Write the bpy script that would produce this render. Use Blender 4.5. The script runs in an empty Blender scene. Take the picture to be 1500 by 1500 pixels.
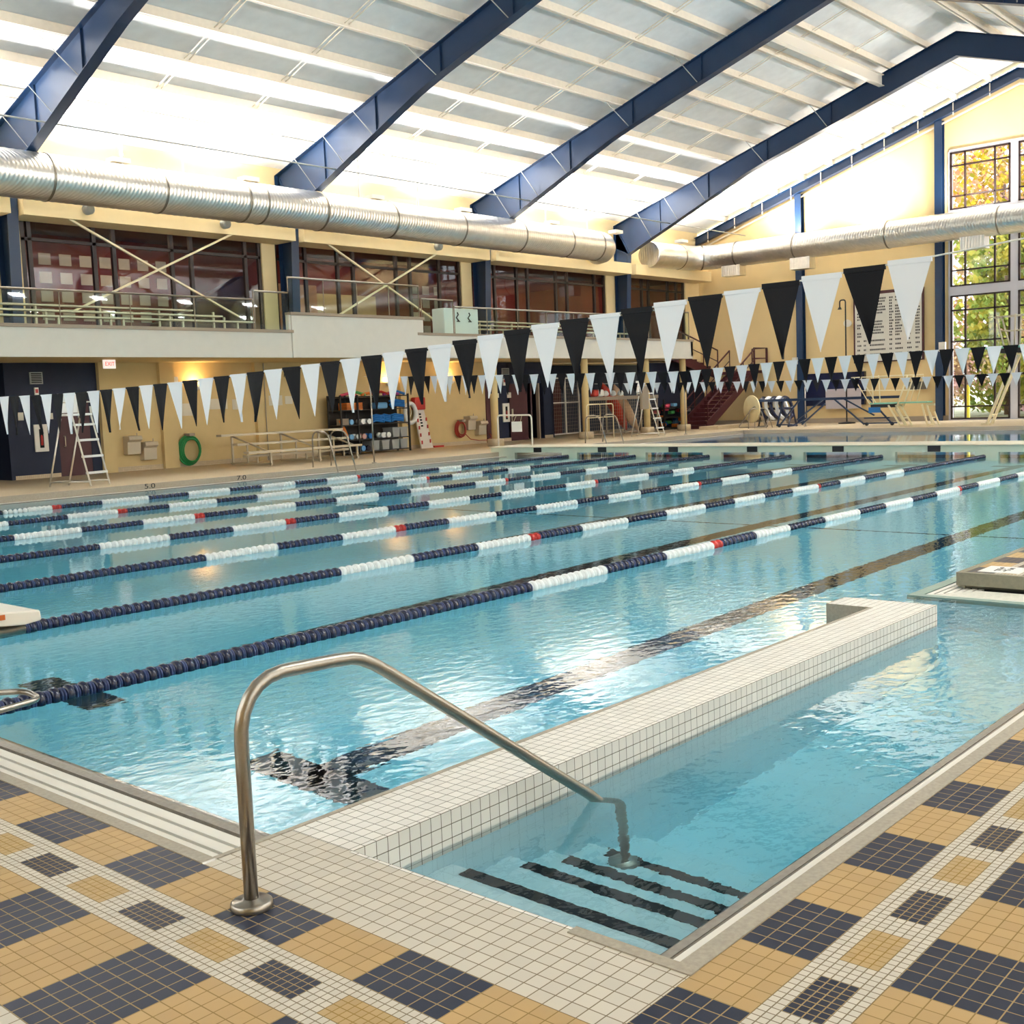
import bpy, bmesh, math, random
from mathutils import Vector, Matrix
random.seed(7)
C = bpy.context.scene
COL = C.collection
PI = math.pi
rad = math.radians

# ---------------------------------------------------------------- camera
cd = bpy.data.cameras.new('camera'); cam = bpy.data.objects.new('camera', cd); COL.objects.link(cam)
cd.sensor_width = 36.0; cd.lens = 40.042; cd.clip_start = 0.05; cd.clip_end = 500
_y, _p, _r = rad(41.4646), rad(-5.5271), rad(-2.3248)
fw = Vector((math.cos(_y)*math.cos(_p), math.sin(_y)*math.cos(_p), math.sin(_p)))
rt = fw.cross(Vector((0, 0, 1))).normalized(); up = rt.cross(fw)
rt2 = rt*math.cos(_r)+up*math.sin(_r); up2 = -rt*math.sin(_r)+up*math.cos(_r)
cam.matrix_world = Matrix(((rt2.x, up2.x, -fw.x, -2.009), (rt2.y, up2.y, -fw.y, -3.146), (rt2.z, up2.z, -fw.z, 1.470), (0, 0, 0, 1)))
C.camera = cam

# ---------------------------------------------------------------- world, exposure
C.view_settings.view_transform = 'Standard'
C.view_settings.look = 'None'
C.view_settings.gamma = 1.0
C.view_settings.use_curve_mapping = False
C.view_settings.exposure = 0.70
w = bpy.data.worlds.new('sky'); C.world = w; w.use_nodes = True
bgn = w.node_tree.nodes['Background']; bgn.inputs[0].default_value = (0.86, 0.93, 1.0, 1); bgn.inputs[1].default_value = 3.2

# ---------------------------------------------------------------- lamps of the hall and added fill lights
def area(name, loc, rot, sx, sy, watt, col=(1, .96, .9), spread=180):
    l = bpy.data.lights.new(name, 'AREA'); l.shape = 'RECTANGLE'; l.size = sx; l.size_y = sy; l.energy = watt; l.color = col; l.spread = rad(spread)
    o = bpy.data.objects.new(name, l); COL.objects.link(o); o.location = loc; o.rotation_euler = rot; return o
UP = []
for k in range(-1, 5):                       # positions of the metal halide uplights along the far duct
    for d in (2.3, 6.3):
        x = 11.65+8.75*(k-0)+d-8.75*0
        if x < 43: UP.append(x)
for i, x in enumerate(UP):
    area('uplight_and_fill', (x, 23.9, 8.12), (rad(180+6), 0, 0), .5, .35, 500, (1, .965, .93), 160)
    area('uplight_and_fill', (x, -3.4, 7.2), (rad(180-20), 0, 0), .6, .6, 380, (1, .985, .97))  # unseen fill lights added on the near side to even out the ceiling
for y in (20.6, 17.2, 13.0, 8.5, 4.0):
    area('uplight_and_fill', (43.3, y, 8.3), (0, rad(180+8), 0), .5, .4, 215, (1, .95, .88))
# unseen fill lights added before the solid near long wall and near end wall
area('fill_long_side', (20, -5.2, 3.6), (rad(90), 0, 0), 44, 5.5, 760, (.9, .96, 1))
area('fill_near_end', (-5.7, 9, 4.5), (rad(90), 0, rad(-90)), 18, 6, 500, (.9, .96, 1))

# ---------------------------------------------------------------- helpers
ORG = {}
def hexc(h):
    v = [int(h[i:i+2], 16)/255 for i in (0, 2, 4)]
    return tuple((c/12.92 if c <= .04045 else ((c+.055)/1.055)**2.4) for c in v)+(1,)
def mat(name, col, rough=.6, metal=0, spec=.5, noise=0, nscale=20, bump=0, bscale=60):
    m = bpy.data.materials.new(name); m.use_nodes = True
    nt = m.node_tree; b = nt.nodes['Principled BSDF']
    c = hexc(col) if isinstance(col, str) else tuple(col)+(1,)
    b.inputs['Base Color'].default_value = c; b.inputs['Roughness'].default_value = rough; b.inputs['Metallic'].default_value = metal
    b.inputs['Specular IOR Level'].default_value = spec
    if noise or bump:
        tc = nt.nodes.new('ShaderNodeTexCoord')
    if noise:
        n = nt.nodes.new('ShaderNodeTexNoise'); n.inputs['Scale'].default_value = nscale; n.inputs['Detail'].default_value = 4
        nt.links.new(tc.outputs['Object'], n.inputs['Vector'])
        r = nt.nodes.new('ShaderNodeMapRange'); r.inputs[1].default_value = .3; r.inputs[2].default_value = .7; r.inputs[3].default_value = 1-noise; r.inputs[4].default_value = 1+noise
        nt.links.new(n.outputs['Fac'], r.inputs[0])
        mx = nt.nodes.new('ShaderNodeVectorMath'); mx.operation = 'SCALE'; mx.inputs[0].default_value = c[:3]
        nt.links.new(r.outputs[0], mx.inputs['Scale']); nt.links.new(mx.outputs[0], b.inputs['Base Color'])
    if bump:
        n2 = nt.nodes.new('ShaderNodeTexNoise'); n2.inputs['Scale'].default_value = bscale
        nt.links.new(tc.outputs['Object'], n2.inputs['Vector'])
        bp = nt.nodes.new('ShaderNodeBump'); bp.inputs['Strength'].default_value = bump; bp.inputs['Distance'].default_value = .01
        nt.links.new(n2.outputs['Fac'], bp.inputs['Height']); nt.links.new(bp.outputs['Normal'], b.inputs['Normal'])
    return m
def math_node(nt, op, a, b=None, c=None):
    n = nt.nodes.new('ShaderNodeMath'); n.operation = op
    for i, v in enumerate((a, b, c)):
        if v is None: continue
        if isinstance(v, (int, float)): n.inputs[i].default_value = v
        else: nt.links.new(v, n.inputs[i])
    return n.outputs[0]
def tile_mat(name, col, t, g, grout, ox=0, oy=0, rough=.48, wall=None, vary=.05):
    """square tiles of pitch t with grout lines of width g, laid out from world position; wall = axis pair for upright faces"""
    m = bpy.data.materials.new(name); m.use_nodes = True; nt = m.node_tree; b = nt.nodes['Principled BSDF']; b.inputs['Specular IOR Level'].default_value = .3
    geo = nt.nodes.new('ShaderNodeNewGeometry'); sp = nt.nodes.new('ShaderNodeSeparateXYZ'); nt.links.new(geo.outputs['Position'], sp.inputs[0])
    sn = nt.nodes.new('ShaderNodeSeparateXYZ'); nt.links.new(geo.outputs['True Normal'], sn.inputs[0])
    lines = []; cells = []
    for ax, off in ((0, ox), (1, oy), (2, 0)):
        v = math_node(nt, 'MULTIPLY', math_node(nt, 'SUBTRACT', sp.outputs[ax], off), 1/t)
        f = math_node(nt, 'FRACT', v)
        e = math_node(nt, 'MINIMUM', f, math_node(nt, 'SUBTRACT', 1.0, f))
        l = math_node(nt, 'LESS_THAN', e, g/t/2)
        # a face has no joints across its own normal
        keep = math_node(nt, 'LESS_THAN', math_node(nt, 'ABSOLUTE', sn.outputs[ax]), .7)
        lines.append(math_node(nt, 'MULTIPLY', l, keep)); cells.append(math_node(nt, 'FLOOR', v))
    ln = math_node(nt, 'MAXIMUM', math_node(nt, 'MAXIMUM', lines[0], lines[1]), lines[2])
    cb = nt.nodes.new('ShaderNodeCombineXYZ')
    for i in range(3): nt.links.new(cells[i], cb.inputs[i])
    wn = nt.nodes.new('ShaderNodeTexWhiteNoise'); nt.links.new(cb.outputs[0], wn.inputs['Vector'])
    r = math_node(nt, 'MULTIPLY_ADD', wn.outputs['Value'], 2*vary, 1-vary)
    sc = nt.nodes.new('ShaderNodeVectorMath'); sc.operation = 'SCALE'; sc.inputs[0].default_value = hexc(col)[:3]; nt.links.new(r, sc.inputs['Scale'])
    mx = nt.nodes.new('ShaderNodeMix'); mx.data_type = 'RGBA'
    nt.links.new(ln, mx.inputs['Factor']); nt.links.new(sc.outputs[0], mx.inputs['A']); mx.inputs['B'].default_value = hexc(grout)
    nt.links.new(mx.outputs['Result'], b.inputs['Base Color'])
    rr = math_node(nt, 'MULTIPLY_ADD', ln, .9-rough, rough); nt.links.new(rr, b.inputs['Roughness'])
    bp = nt.nodes.new('ShaderNodeBump'); bp.inputs['Strength'].default_value = .4; bp.inputs['Distance'].default_value = .002; bp.invert = True
    nt.links.new(ln, bp.inputs['Height']); nt.links.new(bp.outputs['Normal'], b.inputs['Normal'])
    return m
def clear_mat(name, tint, refl=.12, rough=.02):
    m = bpy.data.materials.new(name); m.use_nodes = True; nt = m.node_tree; nt.nodes.remove(nt.nodes['Principled BSDF'])
    out = nt.nodes['Material Output']; t = nt.nodes.new('ShaderNodeBsdfTransparent'); t.inputs[0].default_value = tuple(tint)+(1,)
    g = nt.nodes.new('ShaderNodeBsdfGlossy'); g.inputs['Roughness'].default_value = rough
    f = nt.nodes.new('ShaderNodeLayerWeight'); f.inputs['Blend'].default_value = .5
    k = math_node(nt, 'MULTIPLY_ADD', math_node(nt, 'POWER', f.outputs['Facing'], 4.0), .6, refl)
    mx = nt.nodes.new('ShaderNodeMixShader'); nt.links.new(k, mx.inputs[0]); nt.links.new(t.outputs[0], mx.inputs[1]); nt.links.new(g.outputs[0], mx.inputs[2])
    nt.links.new(mx.outputs[0], out.inputs[0]); return m
def emit_mat(name, col, s):
    m = bpy.data.materials.new(name); m.use_nodes = True; b = m.node_tree.nodes['Principled BSDF']
    b.inputs['Base Color'].default_value = hexc(col); b.inputs['Emission Color'].default_value = hexc(col); b.inputs['Emission Strength'].default_value = s
    return m

class MB:
    def __init__(s): s.v = []; s.f = []; s.mi = []; s.sm = []; s.cur = 0
    def m(s, i): s.cur = i; return s
    def add(s, vs, fs, smooth=False):
        o = len(s.v); s.v += [tuple(v) for v in vs]
        for f in fs: s.f.append(tuple(i+o for i in f)); s.mi.append(s.cur); s.sm.append(smooth)
        return s
    def box(s, x0, x1, y0, y1, z0, z1):
        x0, x1 = min(x0, x1), max(x0, x1); y0, y1 = min(y0, y1), max(y0, y1); z0, z1 = min(z0, z1), max(z0, z1)
        return s.add([(x, y, z) for x in (x0, x1) for y in (y0, y1) for z in (z0, z1)],
                     [(0, 1, 3, 2), (4, 6, 7, 5), (0, 4, 5, 1), (2, 3, 7, 6), (0, 2, 6, 4), (1, 5, 7, 3)])
    def bar(s, a, b, w, h=None, up=(0, 0, 1)):
        """square bar from a to b, w across, h along up"""
        h = h or w; a = Vector(a); b = Vector(b); d = (b-a).normalized(); u = Vector(up)
        if abs(d.dot(u)) > .98: u = Vector((0, 1, 0))
        r = d.cross(u).normalized(); u = r.cross(d).normalized()
        vs = []
        for c in (a, b):
            for i, j in ((-1, -1), (1, -1), (1, 1), (-1, 1)): vs.append(c+r*(i*w/2)+u*(j*h/2))
        return s.add(vs, [(0, 1, 2, 3), (7, 6, 5, 4), (0, 4, 5, 1), (1, 5, 6, 2), (2, 6, 7, 3), (3, 7, 4, 0)])
    def tube(s, pts, r, n=10, closed=False, caps=True):
        P = [Vector(p) for p in pts]; N = len(P); rs = r if isinstance(r, (list, tuple)) else [r]*N
        vs = []; prev = None
        for i in range(N):
            if closed: d = (P[(i+1) % N]-P[i-1])
            else: d = (P[min(i+1, N-1)]-P[max(i-1, 0)])
            d.normalize()
            if prev is None:
                u = Vector((0, 0, 1)) if abs(d.z) < .9 else Vector((1, 0, 0)); u = (u-d*u.dot(d)).normalized()
            else:
                u = (prev-d*prev.dot(d)).normalized()
            prev = u; w2 = d.cross(u)
            for k in range(n):
                a = 2*PI*k/n; vs.append(P[i]+(u*math.cos(a)+w2*math.sin(a))*rs[i])
        fs = []
        M_ = N if closed else N-1
        for i in range(M_):
            for k in range(n):
                a = i*n+k; b = i*n+(k+1) % n; j = (i+1) % N; fs.append((a, b, j*n+(k+1) % n, j*n+k))
        s.add(vs, fs, True)
        if caps and not closed:
            o = len(s.v)-len(vs)
            s.f.append(tuple(o+k for k in reversed(range(n)))); s.mi.append(s.cur); s.sm.append(False)
            s.f.append(tuple(o+(N-1)*n+k for k in range(n))); s.mi.append(s.cur); s.sm.append(False)
        return s
    def lathe(s, c, prof, n=20, axis='z', smooth=True):
        """prof: list of (radius, height) along axis"""
        vs = []
        for r, h in prof:
            for k in range(n):
                a = 2*PI*k/n; x, y = r*math.cos(a), r*math.sin(a)
                p = (x, y, h) if axis == 'z' else ((h, x, y) if axis == 'x' else (y, h, x))
                vs.append((c[0]+p[0], c[1]+p[1], c[2]+p[2]))
        fs = []
        for i in range(len(prof)-1):
            for k in range(n): fs.append((i*n+k, i*n+(k+1) % n, (i+1)*n+(k+1) % n, (i+1)*n+k))
        s.add(vs, fs, smooth)
        o = len(s.v)-len(vs)
        if prof[0][0] > 1e-5: s.f.append(tuple(o+k for k in reversed(range(n)))); s.mi.append(s.cur); s.sm.append(False)
        if prof[-1][0] > 1e-5: s.f.append(tuple(o+(len(prof)-1)*n+k for k in range(n))); s.mi.append(s.cur); s.sm.append(False)
        return s
    def cyl(s, a, b, r, n=14): return s.tube([a, b], r, n)
    def prism(s, poly, axis, a, b):
        """poly in the plane across axis: axis x -> (y,z), y -> (x,z), z -> (x,y)"""
        def P(p, h): return (h, p[0], p[1]) if axis == 'x' else ((p[0], h, p[1]) if axis == 'y' else (p[0], p[1], h))
        n = len(poly); vs = [P(p, a) for p in poly]+[P(p, b) for p in poly]
        fs = [tuple(reversed(range(n))), tuple(range(n, 2*n))]+[(i, (i+1) % n, n+(i+1) % n, n+i) for i in range(n)]
        return s.add(vs, fs)
    def quad(s, a, b, c, d): return s.add([a, b, c, d], [(0, 1, 2, 3)])
    def build(s, name, mats, parent=None, bevel=0, fix=True):
        if not isinstance(mats, (list, tuple)): mats = [mats]
        if parent is not None: org = ORG[parent.name]
        else:
            xs = [v[0] for v in s.v]; ys = [v[1] for v in s.v]; zs = [v[2] for v in s.v]
            org = Vector(((min(xs)+max(xs))/2, (min(ys)+max(ys))/2, min(zs)))
        me = bpy.data.meshes.new(name); me.from_pydata([tuple(Vector(v)-org) for v in s.v], [], s.f)
        for m_ in mats: me.materials.append(m_)
        for p, i, q in zip(me.polygons, s.mi, s.sm): p.material_index = i; p.use_smooth = q
        if fix:
            b = bmesh.new(); b.from_mesh(me); bmesh.ops.recalc_face_normals(b, faces=b.faces); b.to_mesh(me); b.free()
        me.update()
        o = bpy.data.objects.new(name, me); COL.objects.link(o)
        if parent is not None: o.parent = parent
        else: o.location = org
        ORG[o.name] = org
        if bevel:
            bv = o.modifiers.new('bevel', 'BEVEL'); bv.width = bevel; bv.segments = 2; bv.limit_method = 'ANGLE'
        return o
def tag(o, label=None, cat=None, group=None, kind=None):
    if label: o['label'] = label
    if cat: o['category'] = cat
    if group: o['group'] = group
    if kind: o['kind'] = kind
    return o
def thing(name, loc, label, cat, group=None, kind=None):
    o = bpy.data.objects.new(name, None); COL.objects.link(o); o.location = loc; o.empty_display_size = .1
    ORG[o.name] = Vector(loc); return tag(o, label, cat, group, kind)
def struct(name, mb, mats, parent=None):
    o = mb.build(name, mats, parent)
    if parent is None: o['kind'] = 'structure'
    return o
def kids(o): return [c for c in bpy.data.objects if c.parent == o]
def dup(root, loc, rotz=None, label=None, group=None, scale=None):
    """copy of a thing with copies of its parts and their sub-parts"""
    r = root.copy(); COL.objects.link(r); r.location = loc
    if rotz is not None: r.rotation_euler = (0, 0, rotz)
    if scale: r.scale = scale
    if label: r['label'] = label
    if group: r['group'] = group
    for ch in kids(root):
        c = ch.copy(); COL.objects.link(c); c.parent = r
        for g in kids(ch):
            d = g.copy(); COL.objects.link(d); d.parent = c
    return r
def arc(c, r, a0, a1, n, plane='xz'):
    out = []
    for i in range(n+1):
        a = rad(a0+(a1-a0)*i/n); p, q = r*math.cos(a), r*math.sin(a)
        out.append((c[0]+p, c[1], c[2]+q) if plane == 'xz' else ((c[0], c[1]+p, c[2]+q) if plane == 'yz' else (c[0]+p, c[1]+q, c[2])))
    return out
def fillet(pts, r, n=5):
    """polyline with its inner corners rounded"""
    P = [Vector(p) for p in pts]; out = [P[0]]
    for i in range(1, len(P)-1):
        a = (P[i-1]-P[i]); b = (P[i+1]-P[i]); k = min(r, a.length*.45, b.length*.45); A = P[i]+a.normalized()*k; B = P[i]+b.normalized()*k
        for j in range(n+1):
            t = j/n; out.append(A*(1-t)**2+P[i]*2*t*(1-t)+B*t*t)
    out.append(P[-1]); return out
def text(name, s, size, loc, rot, m, parent, depth=.004, align='CENTER', sx=1):
    cu = bpy.data.curves.new(name, 'FONT'); cu.body = s; cu.size = size; cu.extrude = depth; cu.align_x = align; cu.align_y = 'CENTER'
    t = bpy.data.objects.new('tmp', cu); COL.objects.link(t)
    me = bpy.data.meshes.new_from_object(t.evaluated_get(bpy.context.evaluated_depsgraph_get())); bpy.data.objects.remove(t)
    mw = Matrix.Translation(Vector(loc)-(ORG[parent.name] if parent else Vector((0, 0, 0)))) @ Matrix.Rotation(rot[2], 4, 'Z') @ Matrix.Rotation(rot[1], 4, 'Y') @ Matrix.Rotation(rot[0], 4, 'X') @ Matrix.Diagonal((sx, 1, 1, 1))
    me.transform(mw); me.materials.clear(); me.materials.append(m)
    o = bpy.data.objects.new(name, me); COL.objects.link(o)
    if parent: o.parent = parent
    return o

# ---------------------------------------------------------------- materials
T_ = .052
X0, Y0 = .27, -1.618
G = '80725c'
m_wht = tile_mat('tile_white_large', 'cdc5b6', T_, .0035, G)
m_tan = tile_mat('tile_tan_large', 'b8996a', T_, .0035, '8f7647')
m_nvy = tile_mat('tile_navy_large', '232a3e', T_, .0035, 'a08a62')
m_whs = tile_mat('tile_white_small', 'cdc5b6', T_/2, .0032, G)
m_tas = tile_mat('tile_tan_small', 'b5986a', T_/2, .0032, '94783f')
m_nvs = tile_mat('tile_navy_small', '20263a', T_/2, .003, 'a08a62')
FL = [m_wht, m_tan, m_nvy, m_whs, m_tas, m_nvs]
FR = [tile_mat('r'+m_, c, t, .0035, g, X0, Y0) for m_, c, t, g in (('tile_white_large_side', 'cdc5b6', T_, G), ('tile_tan_large_side', 'b8996a', T_, '8f7647'), ('tile_navy_large_side', '232a3e', T_, 'a08a62'),
      ('tile_white_small_side', 'cdc5b6', T_/2, G), ('tile_tan_small_side', 'b5986a', T_/2, '94783f'), ('tile_navy_small_side', '20263a', T_/2, 'a08a62'))]
m_deck = tile_mat('tile_far_deck', 'cdbb9e', T_, .003, 'a08c6c')
m_wall_tile = tile_mat('tile_pool_wall', 'e8e4dc', T_, .0032, '6f6858')
m_basin = tile_mat('tile_basin', 'd6f3fb', .15, .003, 'c6e4ec', rough=.5, vary=.02)
m_blk = mat('black_tile', '15171d', .45, noise=.15, nscale=30)
m_curb = mat('cast_stone_curb', 'a39a8a', .6, noise=.12, nscale=60, bump=.15)
m_lip = mat('gutter_lip_stone', '8c857a', .45, noise=.15, nscale=40)
m_slat = mat('gutter_grating_white', 'e9e5da', .5)
m_dark = mat('dark_void', '14120f', .9)
m_steel = mat('brushed_stainless', 'a39c92', .3, 1, noise=.05, nscale=80)
m_galv = mat('galvanised_duct', 'e6e3dd', .34, 1, noise=.06, nscale=6)
nt = m_galv.node_tree; g_ = nt.nodes.new('ShaderNodeNewGeometry'); s_ = nt.nodes.new('ShaderNodeSeparateXYZ'); nt.links.new(g_.outputs['Position'], s_.inputs[0])
_w = math_node(nt, 'SINE', math_node(nt, 'MULTIPLY', math_node(nt, 'ADD', s_.outputs[0], s_.outputs[1]), 2*PI/.11))
_b = nt.nodes.new('ShaderNodeBump'); _b.inputs['Strength'].default_value = .5; _b.inputs['Distance'].default_value = .006; nt.links.new(_w, _b.inputs['Height']); nt.links.new(_b.outputs[0], nt.nodes['Principled BSDF'].inputs['Normal'])
m_band = mat('duct_band', '8f897e', .4, 1)
m_navy = mat('navy_steel_paint', '0e2b4c', .42, noise=.06, nscale=3)
m_navd = mat('navy_wall_paint', '141d35', .7, noise=.08, nscale=3)
m_yel = mat('yellow_wall_paint', 'd2ba86', .8, noise=.04, nscale=2)
m_yup = mat('cream_wall_paint', 'ecd6a6', .8, noise=.03, nscale=2)
m_end = mat('cream_gable_paint', 'e2c894', .8, noise=.03, nscale=1)
m_white = mat('white_plaster', 'd9d6cc', .75, noise=.02, nscale=4)
m_cap = mat('taupe_cap', '9a8b79', .6)
m_ceil = mat('white_insulation_facing', 'dfe2e4', .55, noise=.05, nscale=3, bump=.25, bscale=2.2)
m_pur = mat('cream_purlin_paint', 'e6dccb', .6, noise=.04, nscale=8)
m_mar = mat('maroon_paint', '43131a', .5, noise=.08, nscale=4)
m_mard = mat('maroon_interior_wall', '75200f', .7, noise=.15, nscale=2)
m_frame = mat('dark_bronze_frame', '2b1a17', .45)
m_blue_pl = mat('navy_plastic', '0f1838', .25, spec=.6)
m_blue_hub = mat('navy_plastic_hub', '34406a', .4)
m_wh_pl = mat('white_plastic', 'eef0ee', .35)
m_red_pl = mat('red_plastic', 'b52a22', .35)
m_flagw = mat('white_vinyl', 'e4e8ee', .5, bump=.2, bscale=12)
m_flagn = mat('navy_vinyl', '06070f', .55, spec=.2, bump=.25, bscale=12)
m_rope = mat('white_cord', 'd8d8d4', .7)
m_cable = mat('steel_cable', '8c8c8c', .4, 1)
m_whm = mat('white_painted_metal', 'e8e2d6', .4)
m_crm = mat('cream_painted_steel', 'efe2bd', .5)
m_alu = mat('bleacher_aluminium', 'c9bda6', .4, .3)
m_green = mat('green_rubber_hose', '1f8a48', .45)
m_redh = mat('red_rubber_hose', '9c2f22', .5)
m_aqua = mat('aqua_board_grip', '7fc4b0', .6)
m_grey = mat('grey_plastic', '9a9c98', .5)
m_blk2 = mat('black_metal', '1c1a1a', .5)
m_paper = mat('paper_notice', 'd9d2bf', .8)
m_glass = clear_mat('clear_glass', (.90, .96, .94), .012)
m_glassd = clear_mat('window_glass', (.86, .86, .86), .035)
m_white_pure = mat('white_sign', 'f2f2f0', .5)
m_blue_bt = mat('blue_belt_foam', '1f6fb4', .6)

# water: real refraction and a faint cyan absorption
m_water = bpy.data.materials.new('pool_water'); m_water.use_nodes = True; nt = m_water.node_tree; nt.nodes.remove(nt.nodes['Principled BSDF'])
out = nt.nodes['Material Output']; gl = nt.nodes.new('ShaderNodeBsdfGlass'); gl.inputs['IOR'].default_value = 1.333; gl.inputs['Roughness'].default_value = 0
geo = nt.nodes.new('ShaderNodeNewGeometry')
mp = nt.nodes.new('ShaderNodeMapping'); nt.links.new(geo.outputs['Position'], mp.inputs[0]); mp.inputs['Rotation'].default_value = (0, 0, .5)
mp.inputs['Scale'].default_value = (1, 1.5, 1)
n1 = nt.nodes.new('ShaderNodeTexNoise'); n1.inputs['Scale'].default_value = 8.5; n1.inputs['Detail'].default_value = 2.5; nt.links.new(mp.outputs[0], n1.inputs['Vector'])
n2 = nt.nodes.new('ShaderNodeTexNoise'); n2.inputs['Scale'].default_value = .7; n2.inputs['Detail'].default_value = 1; nt.links.new(geo.outputs['Position'], n2.inputs['Vector'])
# the small nook by the steps is stirred up more than the lanes
sp = nt.nodes.new('ShaderNodeSeparateXYZ'); nt.links.new(geo.outputs['Position'], sp.inputs[0])
nook = nt.nodes.new('ShaderNodeMapRange'); nt.links.new(sp.outputs[1], nook.inputs[0]); nook.inputs[1].default_value = .6; nook.inputs[2].default_value = -.2; nook.inputs[3].default_value = 1; nook.inputs[4].default_value = 1.3
far = nt.nodes.new('ShaderNodeMapRange'); nt.links.new(sp.outputs[1], far.inputs[0]); far.inputs[1].default_value = 3; far.inputs[2].default_value = 9; far.inputs[3].default_value = 1; far.inputs[4].default_value = .4
amp = math_node(nt, 'MULTIPLY', math_node(nt, 'MULTIPLY', nook.outputs[0], far.outputs[0]), n1.outputs['Fac'])
hh = math_node(nt, 'ADD', amp, math_node(nt, 'MULTIPLY', n2.outputs['Fac'], 1.5))
bp = nt.nodes.new('ShaderNodeBump'); bp.inputs['Strength'].default_value = 1; bp.inputs['Distance'].default_value = .0022
nt.links.new(hh, bp.inputs['Height']); nt.links.new(bp.outputs[0], gl.inputs['Normal']); nt.links.new(gl.outputs[0], out.inputs[0])
va = nt.nodes.new('ShaderNodeVolumeAbsorption'); va.inputs['Color'].default_value = (.0, .87, 1.0, 1); va.inputs['Density'].default_value = .36
nt.links.new(va.outputs[0], out.inputs['Volume'])

# ---------------------------------------------------------------- floor (deck with its tile pattern)
W = -.13
t = T_
def strip(mb, band, blocks, phase, lo, hi, long_axis, far=14):
    """one band across [a,b] with alternating blocks along the long axis"""
    a, b = band
    def R(p0, p1, q0, q1, mi):
        if long_axis == 'y': mb.m(mi).quad((p0, q0, 0), (p1, q0, 0), (p1, q1, 0), (p0, q1, 0))
        else: mb.m(mi).quad((q0, p0, 0), (q1, p0, 0), (q1, p1, 0), (q0, p1, 0))
    k = math.floor((lo-phase)/(6*t))
    while phase+k*6*t < hi:
        q0, q1 = max(lo, phase+k*6*t), min(hi, phase+(k+1)*6*t)
        nav = (k % 2 == 0)
        if q1 > q0+1e-6:
            if blocks == 'big': R(a, b, q0, q1, 2 if nav else 1)
            else:
                c0, c1 = phase+k*6*t+t, phase+k*6*t+5*t; c0_, c1_ = min(max(c0, q0), q1), max(min(c1, q1), q0)
                ia, ib = a+t, b-t
                R(a, ia, q0, q1, 3); R(ib, b, q0, q1, 3)
                if c0_ > q0: R(ia, ib, q0, c0_, 3)
                if c1_ > c0_: R(ia, ib, c0_, c1_, 4 if nav else 5)
                if q1 > c1_: R(ia, ib, c1_, q1, 3)
        k += 1
fl = MB()
# near-end deck (X < 0), bands run along Y
strip(fl, (-4*t, 0), 'big', 0, -4.2, 19.35, 'y'); strip(fl, (-8*t, -4*t), 'fine', 0, -4.2, 19.35, 'y'); strip(fl, (-16*t, -8*t), 'big', 0, -4.2, 19.35, 'y')
fl.m(0).quad((-5.8, -5.5, 0), (-16*t, -5.5, 0), (-16*t, 19.35, 0), (-5.8, 19.35, 0))
fl.m(0).quad((-16*t, -5.5, 0), (0, -5.5, 0), (0, -4.2, 0), (-16*t, -4.2, 0))
fl.m(0).quad((0, Y0, 0), (.364, Y0, 0), (.364, .04, 0), (0, .04, 0))
struct('floor', fl, FL)
fr = MB()
# long-side deck (Y < Y0), bands run along X
strip(fr, (Y0-4*t, Y0), 'big', X0+6*t, 0, 44.5, 'x'); strip(fr, (Y0-8*t, Y0-4*t), 'fine', X0+6*t, 0, 44.5, 'x'); strip(fr, (Y0-16*t, Y0-8*t), 'big', X0+6*t, 0, 44.5, 'x')
fr.m(0).quad((0, -5.5, 0), (44.5, -5.5, 0), (44.5, Y0-16*t, 0), (0, Y0-16*t, 0))
# the deck widens past the entry steps
YP = .10; XP = 6.88
yy = YP-.05
strip(fr, (yy-4*t, yy), 'big', XP+.04, XP, 44.5, 'x'); strip(fr, (yy-8*t, yy-4*t), 'fine', XP+.04, XP, 44.5, 'x'); strip(fr, (yy-16*t, yy-8*t), 'big', XP+.04, XP, 44.5, 'x')
fr.m(0).quad((XP, Y0, 0), (44.5, Y0, 0), (44.5, yy-16*t, 0), (XP, yy-16*t, 0))
struct('floor', fr, FR)
fd = MB()
fd.quad((-5.8, 19.4, 0), (44.5, 19.4, 0), (44.5, 28.2, 0), (-5.8, 28.2, 0)); fd.quad((37.3, YP, 0), (44.5, YP, 0), (44.5, 19.4, 0), (37.3, 19.4, 0))
struct('floor', fd, m_deck)

# pool basin
bs = MB()
ZF = -1.2
bs.quad((.36, 0, ZF), (24.4, 0, ZF), (24.4, 19.2, ZF), (.36, 19.2, ZF)); bs.quad((5.46, -1.45, ZF), (6.6, -1.45, ZF), (6.6, 0, ZF), (5.46, 0, ZF))
bs.quad((.36, -1.45, ZF), (5.46, -1.45, ZF), (5.46, 0, ZF), (.36, 0, ZF))
bs.quad((24.4, 0, ZF), (24.4, 19.2, ZF), (25.2, 19.2, -3.6), (25.2, 0, -3.6)); bs.quad((25.2, 0, -3.6), (37.0, 0, -3.6), (37.0, 19.2, -3.6), (25.2, 19.2, -3.6))
def upr(x0, y0, x1, y1, z0, z1=-.16): bs.quad((x0, y0, z0), (x1, y1, z0), (x1, y1, z1), (x0, y0, z1))
upr(.48, .0, .48, 19.2, ZF); upr(.36, 19.05, 24.4, 19.05, ZF); upr(24.4, 19.05, 37, 19.05, -3.6); upr(36.95, 0, 36.95, 19.2, -3.6); upr(6.5, .28, 24.4, .28, ZF); upr(24.4, .28, 37, .28, -3.6)
upr(6.48, -1.4, 6.48, .28, ZF); upr(.36, -1.38, 6.5, -1.38, ZF); upr(.36, -1.4, .36, -.2, ZF, -.19)
struct('floor', bs, m_basin)
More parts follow.
